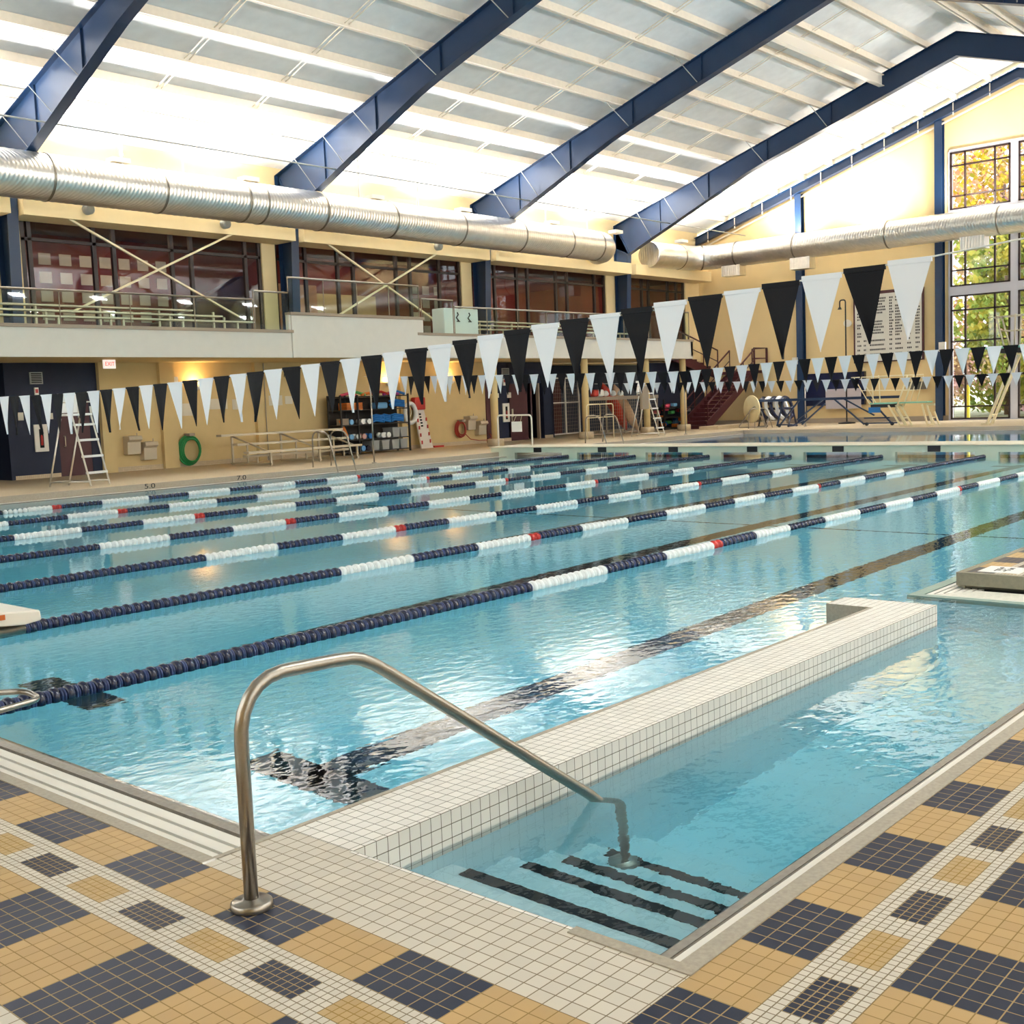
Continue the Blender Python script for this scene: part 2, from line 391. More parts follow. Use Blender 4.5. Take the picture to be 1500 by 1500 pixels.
# floor markings of the lanes
LY = [1.6]+[4.22+2.2686*i for i in range(7)]
for i, y in enumerate(LY):
    b = MB(); b.box(1.55, 21.9, y-.14, y+.14, ZF+.001, ZF+.006).box(1.55, 1.83, y-.5, y+.5, ZF+.001, ZF+.006).box(21.4, 21.68, y-.5, y+.5, ZF+.001, ZF+.006)
    nm = ['nearest the entry steps', 'second from the entry steps', 'third from the entry steps', 'fourth from the entry steps', 'fifth from the entry steps', 'sixth from the entry steps', 'seventh from the entry steps', 'last, beside the far deck'][i]
    tag(b.build('lane_marking', m_blk), 'black tile T-ended lane line under water, '+nm, 'lane line', 'lane lines on the pool floor')
b = MB(); b.box(11.17, 11.23, .3, 19.0, ZF+.0065, ZF+.0085)
tag(b.build('cross_marking', m_blk), 'thin black line across the pool floor at mid length', 'lane line')

# low tiled wall between the lanes and the entry steps, with its short return
b = MB()
b.prism([(.36, -.28), (5.49, -.28), (5.49, .37), (5.2, .37), (5.2, .04), (.36, .04)], 'z', -.19, .001)
struct('wall_divider', b, m_wall_tile)
b = MB(); b.prism([(.36, -.28), (5.49, -.28), (5.49, .37), (5.2, .37), (5.2, .04), (.36, .04)], 'z', ZF, -.19); struct('wall_divider', b, m_basin)
b = MB(); b.box(.05, 5.2, .04, .062, -.3, .004); b.box(5.19, 5.2, .05, .37, -.3, .004); b.box(5.2, 5.46, .37, .375, -.3, .003)
struct('trim_1', b, m_curb)
# tile face below the near edge of the step nook, and its stone end
b = MB(); b.box(.35, .364, Y0, -.28, -.19, .0012); struct('wall_nook', b, m_wall_tile)
b = MB(); b.box(.33, .372, -1.62, -1.22, -.2, .004); struct('trim_2', b, m_curb)

# entry steps with black nosings
b = MB()
ST = [(.364, .80, -.30), (.80, 1.12, -.50), (1.12, 1.36, -.65), (1.36, 1.62, -.80), (1.62, 1.95, -1.0)]
for x0, x1, z in ST: b.box(x0, x1+.02, -1.385, -.282, ZF, z)
s_ = thing('entry_steps', (1.1, -.83, ZF), 'submerged pale entry steps with black nosing strips', 'steps')
b.build('step_block', m_basin, s_)
for x0, x1, z in ST[:4]:
    c = MB(); c.box(x1-.035, x1+.024, -1.38, -.37-.03*(x1-.8), z+.0005, z+.006); c.box(x1+.021, x1+.026, -1.38, -.37, z-.04, z+.004); c.build('nosing_strip', m_blk, s_)

# perimeter gutters ------------------------------------------------------------
# near end: stone curb, white slats, stone lip
b = MB(); b.box(0, .05, .05, 19.3, -.2, .003); struct('trim_3', b, m_curb)
g_ = thing('gutter_grating', (.25, 9.7, -.2), 'white slatted overflow gutter along the near end of the lanes', 'gutter')
b = MB(); b.box(.05, .42, .05, 19.2, -.23, -.19); b.build('channel', m_dark, g_)
for i in range(5):
    c = MB(); x = .068+i*.070; c.box(x, x+.053, .065, 19.2, -.142, -.128); c.build('slat', m_slat, g_)
c = MB(); c.prism([(.42, -.2), (.42, -.126), (.455, -.122), (.50, -.135), (.52, -.2)], 'y', .065, 19.1); c.build('lip', m_lip, g_)
# entry side (near right): lip, bright tube, white strip, curb
g_ = thing('gutter_grating', (3.6, -1.48, -.2), 'narrow white gutter with rounded metal edge beside the entry steps', 'gutter')
b = MB(); b.box(.37, 6.5, -1.56, -1.41, -.2, -.165); b.build('channel', m_dark, g_)
c = MB(); c.prism([(-1.335, -.7), (-1.34, -.145), (-1.36, -.122), (-1.395, -.118), (-1.40, -.25)], 'x', .374, 6.5); c.build('lip', m_lip, g_)
c = MB(); c.cyl((.374, -1.402, -.128), (6.5, -1.402, -.128), .010, 12); c.build('edge_tube', m_steel, g_)
c = MB(); c.box(.374, 6.5, -1.56, -1.505, -.165, -.028); c.build('slat', m_slat, g_)
b = MB(); b.box(.364, 6.88, -1.618, -1.56, -.2, .003); struct('trim_4', b, m_curb)
# around the widened deck: undercut curb, slats, lip
b = MB()
b.prism([(XP+.06, -.125), (XP, -.095), (XP, .003), (XP+.05, .003), (XP+.06, -.01)], 'y', -1.62, YP)
b.prism([(YP-.06, -.125), (YP, -.095), (YP, .0025), (YP-.05, .0025), (YP-.06, -.01)], 'x', XP+.01, 44.4)
struct('trim_5', b, mat('curb_grey_green', '7d7a68', .6, noise=.1, nscale=40))
g_ = thing('gutter_grating', (6.7, -.5, -.3), 'white slatted gutter around the corner of the widened deck', 'gutter')
b = MB(); b.box(6.52, 7.0, -1.56, .2, -.26, -.19); b.box(7.0, 22.9, -.05, .2, -.26, -.19); b.box(XP+.061, XP+.2, -1.6, .03, -.26, -.004); b.box(XP+.1, 44.3, -.1, .035, -.26, -.004); b.build('channel', m_dark, g_)
for i in range(6):
    x = 6.53+i*.058; yq = .205-i*.052
    c = MB(); c.box(x, x+.044, -1.5, yq, -.142, -.128); c.box(x+.044, 22.9, yq-.038, yq, -.142, -.128); c.build('slat', m_slat, g_)
m_lipg = mat('submerged_lip_green', '7f968c', .4, noise=.08, nscale=20)
c = MB(); c.prism([(6.43, .31), (22.9, .31), (22.9, .215), (6.52, .215), (6.52, -1.5), (6.43, -1.5)], 'z', -.26, -.124); c.build('lip', m_lipg, g_)
# far side of the lanes
b = MB(); b.box(0, 37.3, 19.35, 19.42, -.2, .003); b.box(37.2, 37.3, 0, 19.42, -.2, .003); struct('trim_6', b, m_curb)
g_ = thing('gutter_grating', (18, 19.2, -.3), 'pale overflow gutter along the far side deck', 'gutter')
c = MB(); c.box(.3, 37.3, 19.05, 19.1, -.3, -.122); c.box(36.9, 36.95, .3, 19.1, -.3, -.122); c.build('lip', m_lip, g_)
c = MB(); c.box(.3, 37.3, 19.1, 19.35, -.2, -.128); c.box(36.95, 37.2, .3, 19.35, -.2, -.128); c.build('slat', m_slat, g_)
# depth figures on the far curb
for s, x in (('5.0', 11.47), ('7.0', 13.88)):
    a = thing('depth_marker', (x, 19.34, -.1), 'black depth figures '+s+' on the far pool curb', 'sign', 'depth figures')
    text('figures', s, .15, (x, 19.342, -.055), (rad(90), 0, 0), m_blk2, a, .002, sx=1.5)
a = thing('depth_marker', (7.25, -.16, .001), 'dark depth figures on white tiles at the deck corner', 'sign', 'depth figures')
b = MB(); b.box(7.0, 7.32, -.33, -.02, .001, .0025); b.build('tile_ground', m_wh_pl, a)
text('figures', '3.5\nFT', .11, (7.16, -.17, .0035), (0, 0, rad(-90)), m_blk2, a, .0008)

# ---------------------------------------------------------------- water
b = MB()
poly = [(.45, .0), (.45, 19.07), (36.97, 19.07), (36.97, .1), (6.5, .1), (6.5, -1.4), (.357, -1.4), (.357, .0)]
n = len(poly)
b.add([(x, y, W) for x, y in poly]+[(x, y, -3.8) for x, y in poly], [tuple(range(n)), tuple(reversed(range(n, 2*n)))]+[(i, (i+1) % n, n+(i+1) % n, n+i) for i in range(n)])
tag(b.build('pool_water', m_water), 'clear blue rippled water filling the pool', 'water', kind='stuff')

# ---------------------------------------------------------------- roof
SL = .318; YR = 11.35; ZR = 13.22; YE = 25.5; YW = -5.5; XE = 44.5
def zr(y): return ZR-SL*abs(y-YR)              # top of the rafters
b = MB(); h = .26
b.quad((-5.9, 26.4, zr(26.4)+h), (XE+.2, 26.4, zr(26.4)+h), (XE+.2, YR, ZR+h), (-5.9, YR, ZR+h))
b.quad((-5.9, YW-.2, zr(YW-.2)+h), (XE+.2, YW-.2, zr(YW-.2)+h), (XE+.2, YR, ZR+h), (-5.9, YR, ZR+h))
struct('ceiling', b, m_ceil)
ords = ['first', 'second', 'third', 'fourth', 'fifth', 'sixth', 'seventh', 'eighth', 'ninth', 'tenth']
FX = [2.9, 11.65, 20.4, 29.15, 37.95, 44.25]
for k in range(10):
    for side in (0, 1):
        y = 24.1-1.3*k if side == 0 else 2*YR-(24.1-1.3*k)
        z = zr(y)
        r_ = thing('roof_purlin', (20, y, z), 'cream painted roof purlin, %s from the %s eave' % (ords[k], 'far' if side == 0 else 'near'), 'beam', 'roof purlins')
        s = 1 if side == 0 else -1
        b = MB(); b.box(-5.8, XE, y-.03, y+.03, z+.01, z+.25); b.box(-5.8, XE, y, y-s*.09, z+.01, z+.03); b.box(-5.8, XE, y, y+s*.09, z+.23, z+.25)
        b.build('web', m_pur, r_)
        if k < 9:
            y2 = y-1.3*s
            for f0, f1 in zip(FX[1:-1], FX[2:]):
                for fr_ in (1/3, 2/3):
                    x = f0+(f1-f0)*fr_
                    for dx in ((-.07, .07) if side == 0 else (0,)):
                        c = MB(); c.bar((x+dx, y-s*.03, z+.10), (x+dx, y2+s*.03, zr(y2)+.10), .022); c.build('sag_rod', m_pur, r_)
# heavy white beam under the purlins near the ridge
b = MB(); y = 14.0; z1 = zr(y)+.02
b.box(29.2, 38.12, y-.10, y+.10, z1-.05, z1-.03).box(29.2, 38.12, y-.10, y+.10, z1-.42, z1-.40).box(29.2, 38.12, y-.012, y+.012, z1-.41, z1-.04)
tag(b.build('roof_beam', m_whm), 'white steel I-beam resting below the purlins near the ridge', 'beam')
# portal frames
def frame(x, label, end=False):
    r_ = thing('portal_frame', (x, YR, 0), label, 'frame', 'navy portal frames')
    w = .14
    def bottom(y):
        a = abs(y-YR)
        d = .76 if a < 7.8 else .76+(a-7.8)*.113
        if end: d = .34
        return zr(y)-d
    for s in (1, -1):
        ye = 25.7 if s == 1 else -2.8
        yy_ = [ye+(YR-ye)*i/16 for i in range(17)]
        b = MB()
        top = [(y, zr(y)) for y in yy_]; bot = [(y, bottom(y)) for y in yy_]
        if not end:
            bot[0] = (ye, zr(ye)-.9); bot[1] = (ye-s*.66, bottom(ye-s*.66)); top[1] = (ye-s*.66, zr(ye-s*.66))
        # web
        vs = [(x+dx, y, z) for dx in (-.008, .008) for (y, z) in top+bot[::-1]]
        n = 34; b.add(vs, [tuple(range(n)), tuple(reversed(range(n, 2*n)))]+[(i, (i+1) % n, n+(i+1) % n, n+i) for i in range(n)])
        for L, dz in ((top, 0), (bot, -.02)):
            for i in range(16):
                (y0, z0), (y1, z1) = L[i], L[i+1]
                b.add([(x-w, y0, z0+dz), (x+w, y0, z0+dz), (x+w, y1, z1+dz), (x-w, y1, z1+dz), (x-w, y0, z0+dz-.02), (x+w, y0, z0+dz-.02), (x+w, y1, z1+dz-.02), (x-w, y1, z1+dz-.02)],
                      [(0, 1, 2, 3), (7, 6, 5, 4), (0, 4, 5, 1), (2, 6, 7, 3), (1, 5, 6, 2), (3, 7, 4, 0)])
        raft = b.build('rafter', m_navy, r_)
        if not end:
            # column tapering down from the knee
            yo = ye; k = s
            zt = zr(ye)-.02; zi = bottom(ye-k*.68)
            b = MB(); zb = 3.0 if s == 1 else 0
            b.prism([(yo, zb), (yo, zt), (yo-k*.68, zi), (yo-k*.46, zb)], 'x', x-.008, x+.008)
            b.bar((x, yo-k*.68, zi), (x, yo-k*.46, zb), 2*w, .025, (0, 1, 0)); b.bar((x, yo-k*.01, zt), (x, yo-k*.01, zb), 2*w, .025, (0, 1, 0))
            # splice plate along the knee
            b.bar((x-.02, yo-k*.1, zt-.1), (x-.02, yo-k*.68, zi+.02), .03, .06)
            b.build('column', m_navy, r_)
            for i in (1.9, 4.2, 6.8, 9.4):
                y = ye-k*(i+.4); c = MB(); c.box(x-.06, x+.06, y-.006, y+.006, bottom(y), zr(y)); c.build('stiffener', m_navy, raft)
            for i in range(0, 8, 1):
                yp = 24.1-1.3*(2*i//2) if s == 1 else 2*YR-(24.1-1.3*i)
                if i % 2 == 0 or i < 2:
                    for dx in (-1, 1):
                        if dx == -1: c = MB(); c.bar((x-.95, yp, zr(yp)+.03), (x-.05, yp-.25*k, bottom(yp-.25*k)+.02), .03, .012); c.build('fly_brace', m_grey, raft)
    return r_
for i, x in enumerate(FX):
    frame(x, ['navy steel portal frame nearest the camera end', 'navy portal frame at the left edge of the photo', 'navy portal frame second from the left', 'navy portal frame third from the left', 'navy portal frame whose ridge joint shows, in front of the gable',
              'slim navy rafter against the cream gable wall'][i], end=(i == 5))
b = MB(); b.cyl((-5, 22.95, 8.42), (44, 22.95, 8.42), .022, 8)
for x in (15.5, 24.5, 33): b.cyl((x, 22.95, 8.42), (x, 22.9, 9.5), .006, 6)
tag(b.build('eave_pipe', m_grey), 'thin grey pipe running level below the far eave', 'pipe')

# ---------------------------------------------------------------- gable end wall with tall windows
b = MB(); YA, YB_ = 14.05, 9.05
b.box(XE, XE+.25, YA, 26.2, 0, 8.5)
b.prism([(26.2, 8.5), (YA, 8.5), (YA, zr(YA)), (26.2, zr(26.2)+.05)], 'x', XE, XE+.25)
b.box(XE, XE+.25, YW, YB_, 0, 7.9); b.prism([(YB_, 7.9), (YW, 7.9), (YW, zr(YW)), (YB_, zr(YB_))], 'x', XE, XE+.25)
b.prism([(YA, 10.66), (YB_, 10.66), (YB_, zr(YB_)), (YR, ZR), (YA, zr(YA))], 'x', XE, XE+.25)
struct('wall_end', b, m_end)
b = MB()                                           # grey white spandrels and piers of the window bay
for z0, z1 in ((4.97, 5.32), (7.85, 8.33), (10.56, 10.68), (-.05, .04)): b.box(XE-.06, XE+.2, YB_, YA, z0, z1)
b.box(XE-.065, XE-.061, 11.42, 11.70, 0, 10.6); b.box(XE-.0, XE+.2, 11.42, 11.70, 0, 4.96); b.box(XE-.05, XE+.2, 14.0, 14.1, 0, 10.6); b.box(XE-.05, XE+.2, 9.0, 9.1, 0, 10.6)
struct('trim_7', b, mat('pale_grey_pier', 'c3c2ca', .6))
b = MB(); b.box(XE-.07, XE, 14.1, 26.2, .0, .2); b.box(XE-.07, XE, YW, 9.0, 0, .2); struct('baseboard_end', b, m_cap)
b = MB(); b.bar((XE-.12, 26.0, zr(26.0)-.55), (XE-.12, YR, ZR-.55), .05, .06); b.bar((XE-.12, YR, ZR-.55), (XE-.12, YW, zr(YW)-.55), .05, .06)
for i in range(10):
    y = 25-i*1.4; b.bar((XE-.3, y, zr(y)-.5), (XE-.3, y, zr(y)+.02), .035)
struct('trim_8', b, m_pur)
n_ = 0
for ya, yb in ((14.0, 11.72), (11.40, 9.12)):
    for z0, z1, rows in ((.05, 4.96, (.55, 1.75, 3.15, 4.38)), (5.33, 7.84, (5.95, 7.25)), (8.34, 10.55, (8.85, 10.03))):
        n_ += 1
        b = MB(); x = XE-.04
        dy = (ya-yb)
        for y in (ya-.02, ya-dy*.25, ya-dy*.75, yb+.02): b.box(x-.04, x+.04, y-.034, y+.034, z0, z1)
        for z in (z0+.02, z1-.02)+rows: b.box(x-.04, x+.04, yb, ya, z-.03, z+.03)
        wdw = struct('window_%d' % n_, b, m_frame)
        c = MB(); c.box(x-.004, x+.004, yb+.02, ya-.02, z0+.02, z1-.02); c.build('glass', m_glassd, wdw)
for y, lab in ((20.50, 'navy wall column on the gable between corner and record board'), (14.40, 'navy wall column on the gable beside the tall windows'), (8.6, 'navy wall column on the gable right of the windows')):
    b = MB(); zt = zr(y)-.4
    b.box(XE-.30, XE-.28, y-.15, y+.15, 0.0, zt).box(XE-.02, XE, y-.15, y+.15, 0, zt).box(XE-.29, XE-.01, y-.01, y+.01, 0, zt)
    tag(b.build('wall_column', m_navy), lab, 'column', 'gable wall columns')

# ---------------------------------------------------------------- far long wall: lower storey
YL = 25.3
b = MB()
b.box(13.68, 29.0, YL, YL+.2, 0, 2.95)
for x0, x1 in ((13.68, 14.05), (15.5, 15.95), (18.7, 18.95), (24.6, 24.9)): b.box(x0, x1, YL-.14, YL, 0, 2.95)
struct('wall_far', b, m_yel)
b = MB()
b.box(11.3, 12.52, YL, YL+.2, 0, 2.95).box(13.42, 13.68, YL, YL+.2, 0, 2.95).box(12.52, 13.42, YL, YL+.2, 1.98, 2.95).box(-5.8, 11.3, YL+.9, YL+1.0, 0, 2.95).box(11.2, 11.3, YL, YL+1, 0, 2.95)
b.box(29.3, 30.3, YL, YL+.2, 0, 2.95).box(30.3, 32.9, YL, YL+.2, 2.15, 2.95).box(32.3, 32.85, YL, YL+.2, 0, 2.2)
b.box(30.3, 32.8, 26.6, 26.7, 0, 2.95).box(30.2, 30.3, YL, 26.7, 0, 2.95).box(32.8, 32.9, YL, 28.2, 0, 2.95).box(32.8, 44.5, 28.1, 28.2, 0, 2.95)
struct('wall_far', b, m_navd)
b = MB(); b.box(11.3, 12.5, YL-.02, YL, 0, .1).box(14.05, 15.5, YL-.02, YL, 0, .13).box(15.95, 28.9, YL-.02, YL, 0, .13).box(29.4, 30.3, YL-.02, YL, 0, .12).box(32.3, 32.8, YL-.02, YL, 0, .12)
struct('baseboard_far', b, m_deck)
# doors
b = MB(); b.box(12.53, 13.41, YL+.02, YL+.08, 0, 1.98); d = struct('door_1', b, m_mar)
c = MB(); c.tube(fillet([(12.66, YL+.02, 1.05), (12.66, YL-.06, 1.05), (12.66, YL-.06, .78), (12.66, YL+.02, .78)], .03), .012, 8); c.build('door_handle', m_alu, d)
b = MB(); b.box(30.32, 31.35, YL+.02, YL+.08, 0, 2.14); d = struct('door_2', b, m_mar)
c = MB(); c.box(30.4, 30.46, YL-.03, YL+.02, .9, 1.2); c.build('door_handle', m_alu, d)
b = MB(); b.bar((31.9, YL+.1, 0), (32.0, YL+.8, 0.0), .01); b.prism([(31.55, YL+.02), (32.25, YL+.75), (32.28, YL+.7), (31.6, YL)], 'z', 0, 2.14); d = struct('door_3', b, m_mar)
c = MB(); c.box(31.98, 32.05, YL-.02, YL+.12, 0, 2.14); c.build('edge_strip', m_cap, d)
b = MB(); b.box(28.95, 29.3, YL-.05, YL+.2, 0, 2.95); struct('trim_9', b, m_mar)

# upper storey: fascia, pilasters, glazing, rooms behind
b = MB()
YU = 25.75
def sc(x): return -2.009+(x+2.009)*1.0158
b.box(-5.8, XE, YU, YU+.25, 6.70, zr(25.5)+.3); b.box(-5.8, XE, YU, YU+.2, 2.9, 3.1)
for x0, x1 in ((19.3, 19.8), (27.95, 28.48), (36.6, 37.25), (42.6, 44.5), (9.5, 11.9)): b.box(sc(x0), sc(x1) if x0 < 42 else x1, YU-.02, YU+.2, 3.0, 6.75)
struct('wall_far', b, m_yup)
b = MB()
for x0, x1 in zip([3.1]+[f+.16 for f in FX[1:5]], [f-.16 for f in FX[1:6]]): b.box(x0, x1, YL-.5, YU, 6.58, 7.02)
struct('trim_10', b, m_yup)
b = MB()                                          # rooms behind the glass
b.box(5, 44.5, 28.4, 28.5, 3.0, 6.8); b.box(4.9, 5, 25.95, 28.5, 3.0, 6.8); b.box(44.4, 44.5, 26.2, 28.5, 3.0, 6.8); struct('wall_far', b, m_mard)
b = MB(); b.box(5, 44.5, YU+.2, 28.5, 6.72, 6.8); struct('ceiling', b, m_mar)
b = MB(); b.box(5, 44.5, YU+.2, 28.5, 3.021, 3.04); struct('floor', b, m_mar)
bays = [((11.95, 19.3), (12.17, 13.93, 14.5, 16.27, 16.9, 18.75)), ((19.8, 27.95), (21.0, 22.3, 22.95, 24.85, 25.5, 26.9)), ((28.5, 36.6), (29.8, 31.05, 31.68, 33.4, 34.1, 35.9)), ((37.3, 42.6), (38.3, 39.3, 39.8, 41.3, 42.0)), ((5.0, 9.5), (6.5, 8))]
for i, ((xa, xb), ms) in enumerate(bays):
    b = MB(); y0, y1 = YU+.04, YU+.14; xa, xb = sc(xa), sc(xb); ms = tuple(sc(v) for v in ms)
    for x in (xa+.04,)+ms+(xb-.04,): b.box(x-.055, x+.055, y0, y1, 3.05, 6.70)
    for z in (3.1, 6.66, 6.15): b.box(xa, xb, y0, y1, z-.04, z+.04)
    wdw = struct('window_%d' % (7+i), b, m_frame)
    c = MB(); c.box(xa, xb, YU+.085, YU+.093, 3.1, 6.66); c.build('glass', m_glassd, wdw)
    area('room_fill', ((xa+xb)/2, 26.9, 6.6), (0, 0, 0), 3.5, .8, 24, (1, .72, .5))  # added light without a fixture, brightens the room behind the glass
# other two sides, never in view
b = MB(); b.box(-6, XE, YW-.2, YW, 0, 8.2); struct('wall_near', b, m_yup)
b = MB(); b.box(-6, -5.8, YW, 28.5, 0, 8.2); b.prism([(26.2, 8.1), (YW, 8.1), (YW, zr(YW)+.3), (YR, ZR+.3), (26.2, zr(26.2)+.3)], 'x', -6, -5.8); struct('wall_camera', b, m_yup)

# ---------------------------------------------------------------- balcony
YBF = 22.3
b = MB()
b.box(-5.8, 38.4, YBF, 28.5, 2.951, 3.02); b.box(38.4, 44.5, YU, 28.5, 2.951, 3.02)                      # soffit slab
struct('ceiling', b, m_yel)
b = MB()
b.prism([(-5.8, 3.02), (38.4, 3.02), (38.4, 3.62), (22.9, 3.62), (22.9, 4.10), (17.85, 4.10), (17.85, 3.60), (-5.8, 3.60)], 'y', YBF, YBF+.15)
b.box(-5.8, 38.4, YBF-.001, YBF+.15, 2.93, 3.02); b.box(38.25, 38.4, YBF, YL, 2.93, 3.62)
b.box(17.9, 22.95, YBF-.05, YBF, 2.93, 4.08); b.box(22.95, 23.4, YBF-.05, YBF, 2.93, 3.61)
struct('wall_balcony', b, m_white)
b = MB(); b.box(-5.8, 17.95, YBF-.06, YBF+.17, 3.60, 3.68); b.box(17.85, 22.98, YBF-.10, YBF+.17, 4.09, 4.17); b.box(22.7, 38.4, YBF-.06, YBF+.17, 3.62, 3.70); struct('trim_11', b, m_cap)
b = MB(); b.box(-5.8, 38.3, YBF+.15, YU, 3.02, 3.06); struct('floor', b, m_cap)
def balustrade(x0, x1, zb, zt, label, posts):
    r_ = thing('glass_balustrade', ((x0+x1)/2, YBF+.05, zb), label, 'railing', 'balcony balustrades')
    b = MB(); b.box(x0, x1, YBF+.045, YBF+.057, zb, zt-.03); b.build('glass_panel', m_glass, r_)
    b = MB(); b.cyl((x0, YBF+.05, zt), (x1, YBF+.05, zt), .028, 10); b.build('top_rail', m_steel, r_)
    n = posts
    for i in range(n+1):
        x = x0+(x1-x0)*i/n; c = MB(); c.box(x-.005, x+.005, YBF+.03, YBF+.06, zb, zt); c.build('post', m_cap, r_)
balustrade(-5, 16.7, 3.68, 4.47, 'low glass balustrade on the left stretch of the balcony', 12)
balustrade(16.75, 17.9, 3.68, 4.70, 'short raised glass panel at the left step of the balcony', 1)
balustrade(17.9, 22.9, 4.17, 5.12, 'high glass balustrade on the raised middle of the balcony', 4)
balustrade(23.0, 24.4, 3.70, 4.74, 'short glass panel right of the raised balcony middle', 1)
balustrade(24.45, 35.2, 3.70, 4.55, 'long low glass balustrade right of the white cabinet', 7)
balustrade(35.3, 38.2, 3.70, 4.80, 'glass balustrade at the far right end of the balcony', 2)
def bench_rows(xa, xb, label):
    r_ = thing('balcony_bleacher', ((xa+xb)/2, 23.6, 3.06), label, 'bench', 'balcony bleachers')
    for i, (y, z) in enumerate(((23.1, 3.95), (23.7, 4.14), (24.2, 4.32))):
        b = MB(); b.box(xa, xb-.5*i*0-.6*i, y-.12, y+.12, z-.04, z); b.build('seat_plank', m_alu, r_)
    b = MB(); x = xa+.5
    while x < xb: b.box(x-.03, x+.03, 23.0, 24.3, 3.06, 3.12).box(x-.025, x+.025, 23.05, 23.1, 3.06, 3.92).box(x-.025, x+.025, 23.65, 23.7, 3.06, 4.1).box(x-.025, x+.025, 24.15, 24.2, 3.06, 4.28); x += 1.7
    b.build('support', m_alu, r_)
bench_rows(6, 17.2, 'rows of metal bench planks behind the left balcony glass'); bench_rows(25.4, 35.5, 'rows of metal bench planks behind the right balcony glass')
b = MB(); b.box(24.4, 26.0, 22.75, 23.3, 3.06, 4.55)
c_ = tag(b.build('scorer_cabinet', m_wh_pl, bevel=.02), 'white cabinet with two black emblems on the balcony', 'cabinet')
ORG_c = c_; b = MB()
for x in (25.0, 25.55): b.tube([(x, 22.74, 4.42), (x+.05, 22.74, 4.35), (x-.05, 22.74, 4.25), (x+.06, 22.74, 4.15)], .022, 6); b.box(x-.03, x+.12, 22.735, 22.75, 4.12, 4.15)
b.build('emblem', m_blk2, c_)
# crossed yellow braces
for xa, xb, lab in ((12.96, 18.1, 'left'), (21.5, 26.4, 'second')):
    r_ = thing('cross_brace', ((xa+xb)/2, 24.9, 4.3), 'crossed cream brace rods before the %s bay of balcony windows' % lab, 'brace', 'crossed braces')
    for p, q in (((xa, 6.64), (xb, 4.25)), ((xa, 4.25), (xb, 6.66))):
        b = MB(); b.bar((p[0], 24.93 if q[1] < 5 else 24.87, p[1]), (q[0], 24.93 if q[1] < 5 else 24.87, q[1]), .07, .05); b.build('brace_rod', m_crm, r_)
# notices on the inner maroon wall
pr_ = None; k = 0
for r in range(4):
    for c in range(7):
        x = 13.9+c*.62; z = 6.2-r*.52
        b = MB(); b.box(x, x+.36, 28.38, 28.398, z-.32, z); k += 1
        tag(b.build('paper_notice', m_paper), 'pale square notice on the maroon wall behind the left balcony windows', 'notice', 'square notices in the left room')
for r in range(4):
    for c in range(3):
        x = 28.4+c*.62; z = 6.0-r*.5
        b = MB(); b.box(x, x+.36, 28.38, 28.398, z-.32, z)
        tag(b.build('paper_notice', m_paper), 'pale square notice on the maroon wall behind the second balcony window bay', 'notice', 'square notices in the second room')
b = MB(); b.prism([(16.8, 4.2), (19.9, 5.75), (19.9, 3.02), (16.8, 3.02)], 'y', 27.0, 27.6); tag(b.build('room_stair', m_mar), 'dark sloping stair flank behind the left balcony windows', 'stairs')
b = MB(); b.box(23.2, 25.9, 27.6, 28.3, 3.0, 5.4); tag(b.build('room_partition', m_yel), 'beige partition inside the second balcony bay', 'wall panel')
b = MB(); b.box(21.0, 22.9, 27.2, 28.2, 3.0, 5.6); tag(b.build('room_partition', mat('peach_wall', 'd09a72', .8)), 'peach wall block at the left of the second balcony bay', 'wall panel')

# lower yellow columns
for x, lab in ((26.45, 'beside the navy recess'), (31.45, 'before the wire gate'), (35.4, 'beside the lifeguard ladder chair'), (38.05, 'under the right end of the balcony')):
    r_ = thing('round_column', (x, 22.6, 0), 'round yellow column holding the balcony, '+lab, 'column', 'yellow balcony columns')
    b = MB(); b.lathe((x, 22.6, 0), [(.13, 0), (.13, 2.93)], 20); b.build('shaft', m_yel, r_)
    b = MB(); b.lathe((x, 22.6, 0), [(.28, 0), (.28, .22), (.26, .25), (.13, .26)], 20); b.build('base', m_deck, r_)
# sprinkler: round ducts ------------------------------------------------------
def duct(name, pts, r, seams, label, ribs=True):
    o = thing(name, pts[0], label, 'duct')
    b = MB()
    P = [Vector(p) for p in pts]; L = [0]
    for i in range(1, len(P)): L.append(L[-1]+(P[i]-P[i-1]).length)
    def at(s):
        for i in range(1, len(P)):
            if s <= L[i] or i == len(P)-1:
                t = (s-L[i-1])/(L[i]-L[i-1]); return P[i-1].lerp(P[i], t), (P[i]-P[i-1]).normalized()
    n = int(L[-1]/.1); Q = []; R = []
    for i in range(n+1):
        q, d = at(L[-1]*i/n); Q.append(q); R.append(r*(1.014 if i % 2 else 1.0))
    b.tube(Q, R, 28); b.build('shell', m_galv, o)
    for s in seams:
        q, d = at(s); c = MB(); c.tube([q-d*.03, q+d*.03], r*1.035, 28); c.build('seam_band', m_band, o)
    return o
pts = [(2, 23.8, 7.33), (34.0, 23.8, 7.33)]+[(34.0+1.1*math.sin(a), 24.9-1.1*math.cos(a), 7.33) for a in [rad(i*10) for i in range(1, 8)]]
duct('spiral_duct', pts, .56, [9.9, 12.95, 15.55, 16.15, 18.3, 21.1, 24.2, 27.3, 30.0, 31.9], 'large round galvanised duct running level along the far balcony')
pts = [(39.0, 24.75, 7.45), (41.6, 24.75, 7.5)]+[(41.6+1.2*math.sin(a), 23.55+1.2*math.cos(a), 7.5) for a in [rad(i*12) for i in range(1, 8)]]+[(42.8, 23, 7.5), (42.8, -4, 7.42)]
duct('spiral_duct', pts, .53, [2.2, 3.6, 5.4, 8.2, 12.2, 16.5, 21], 'round galvanised duct crossing in front of the gable wall')
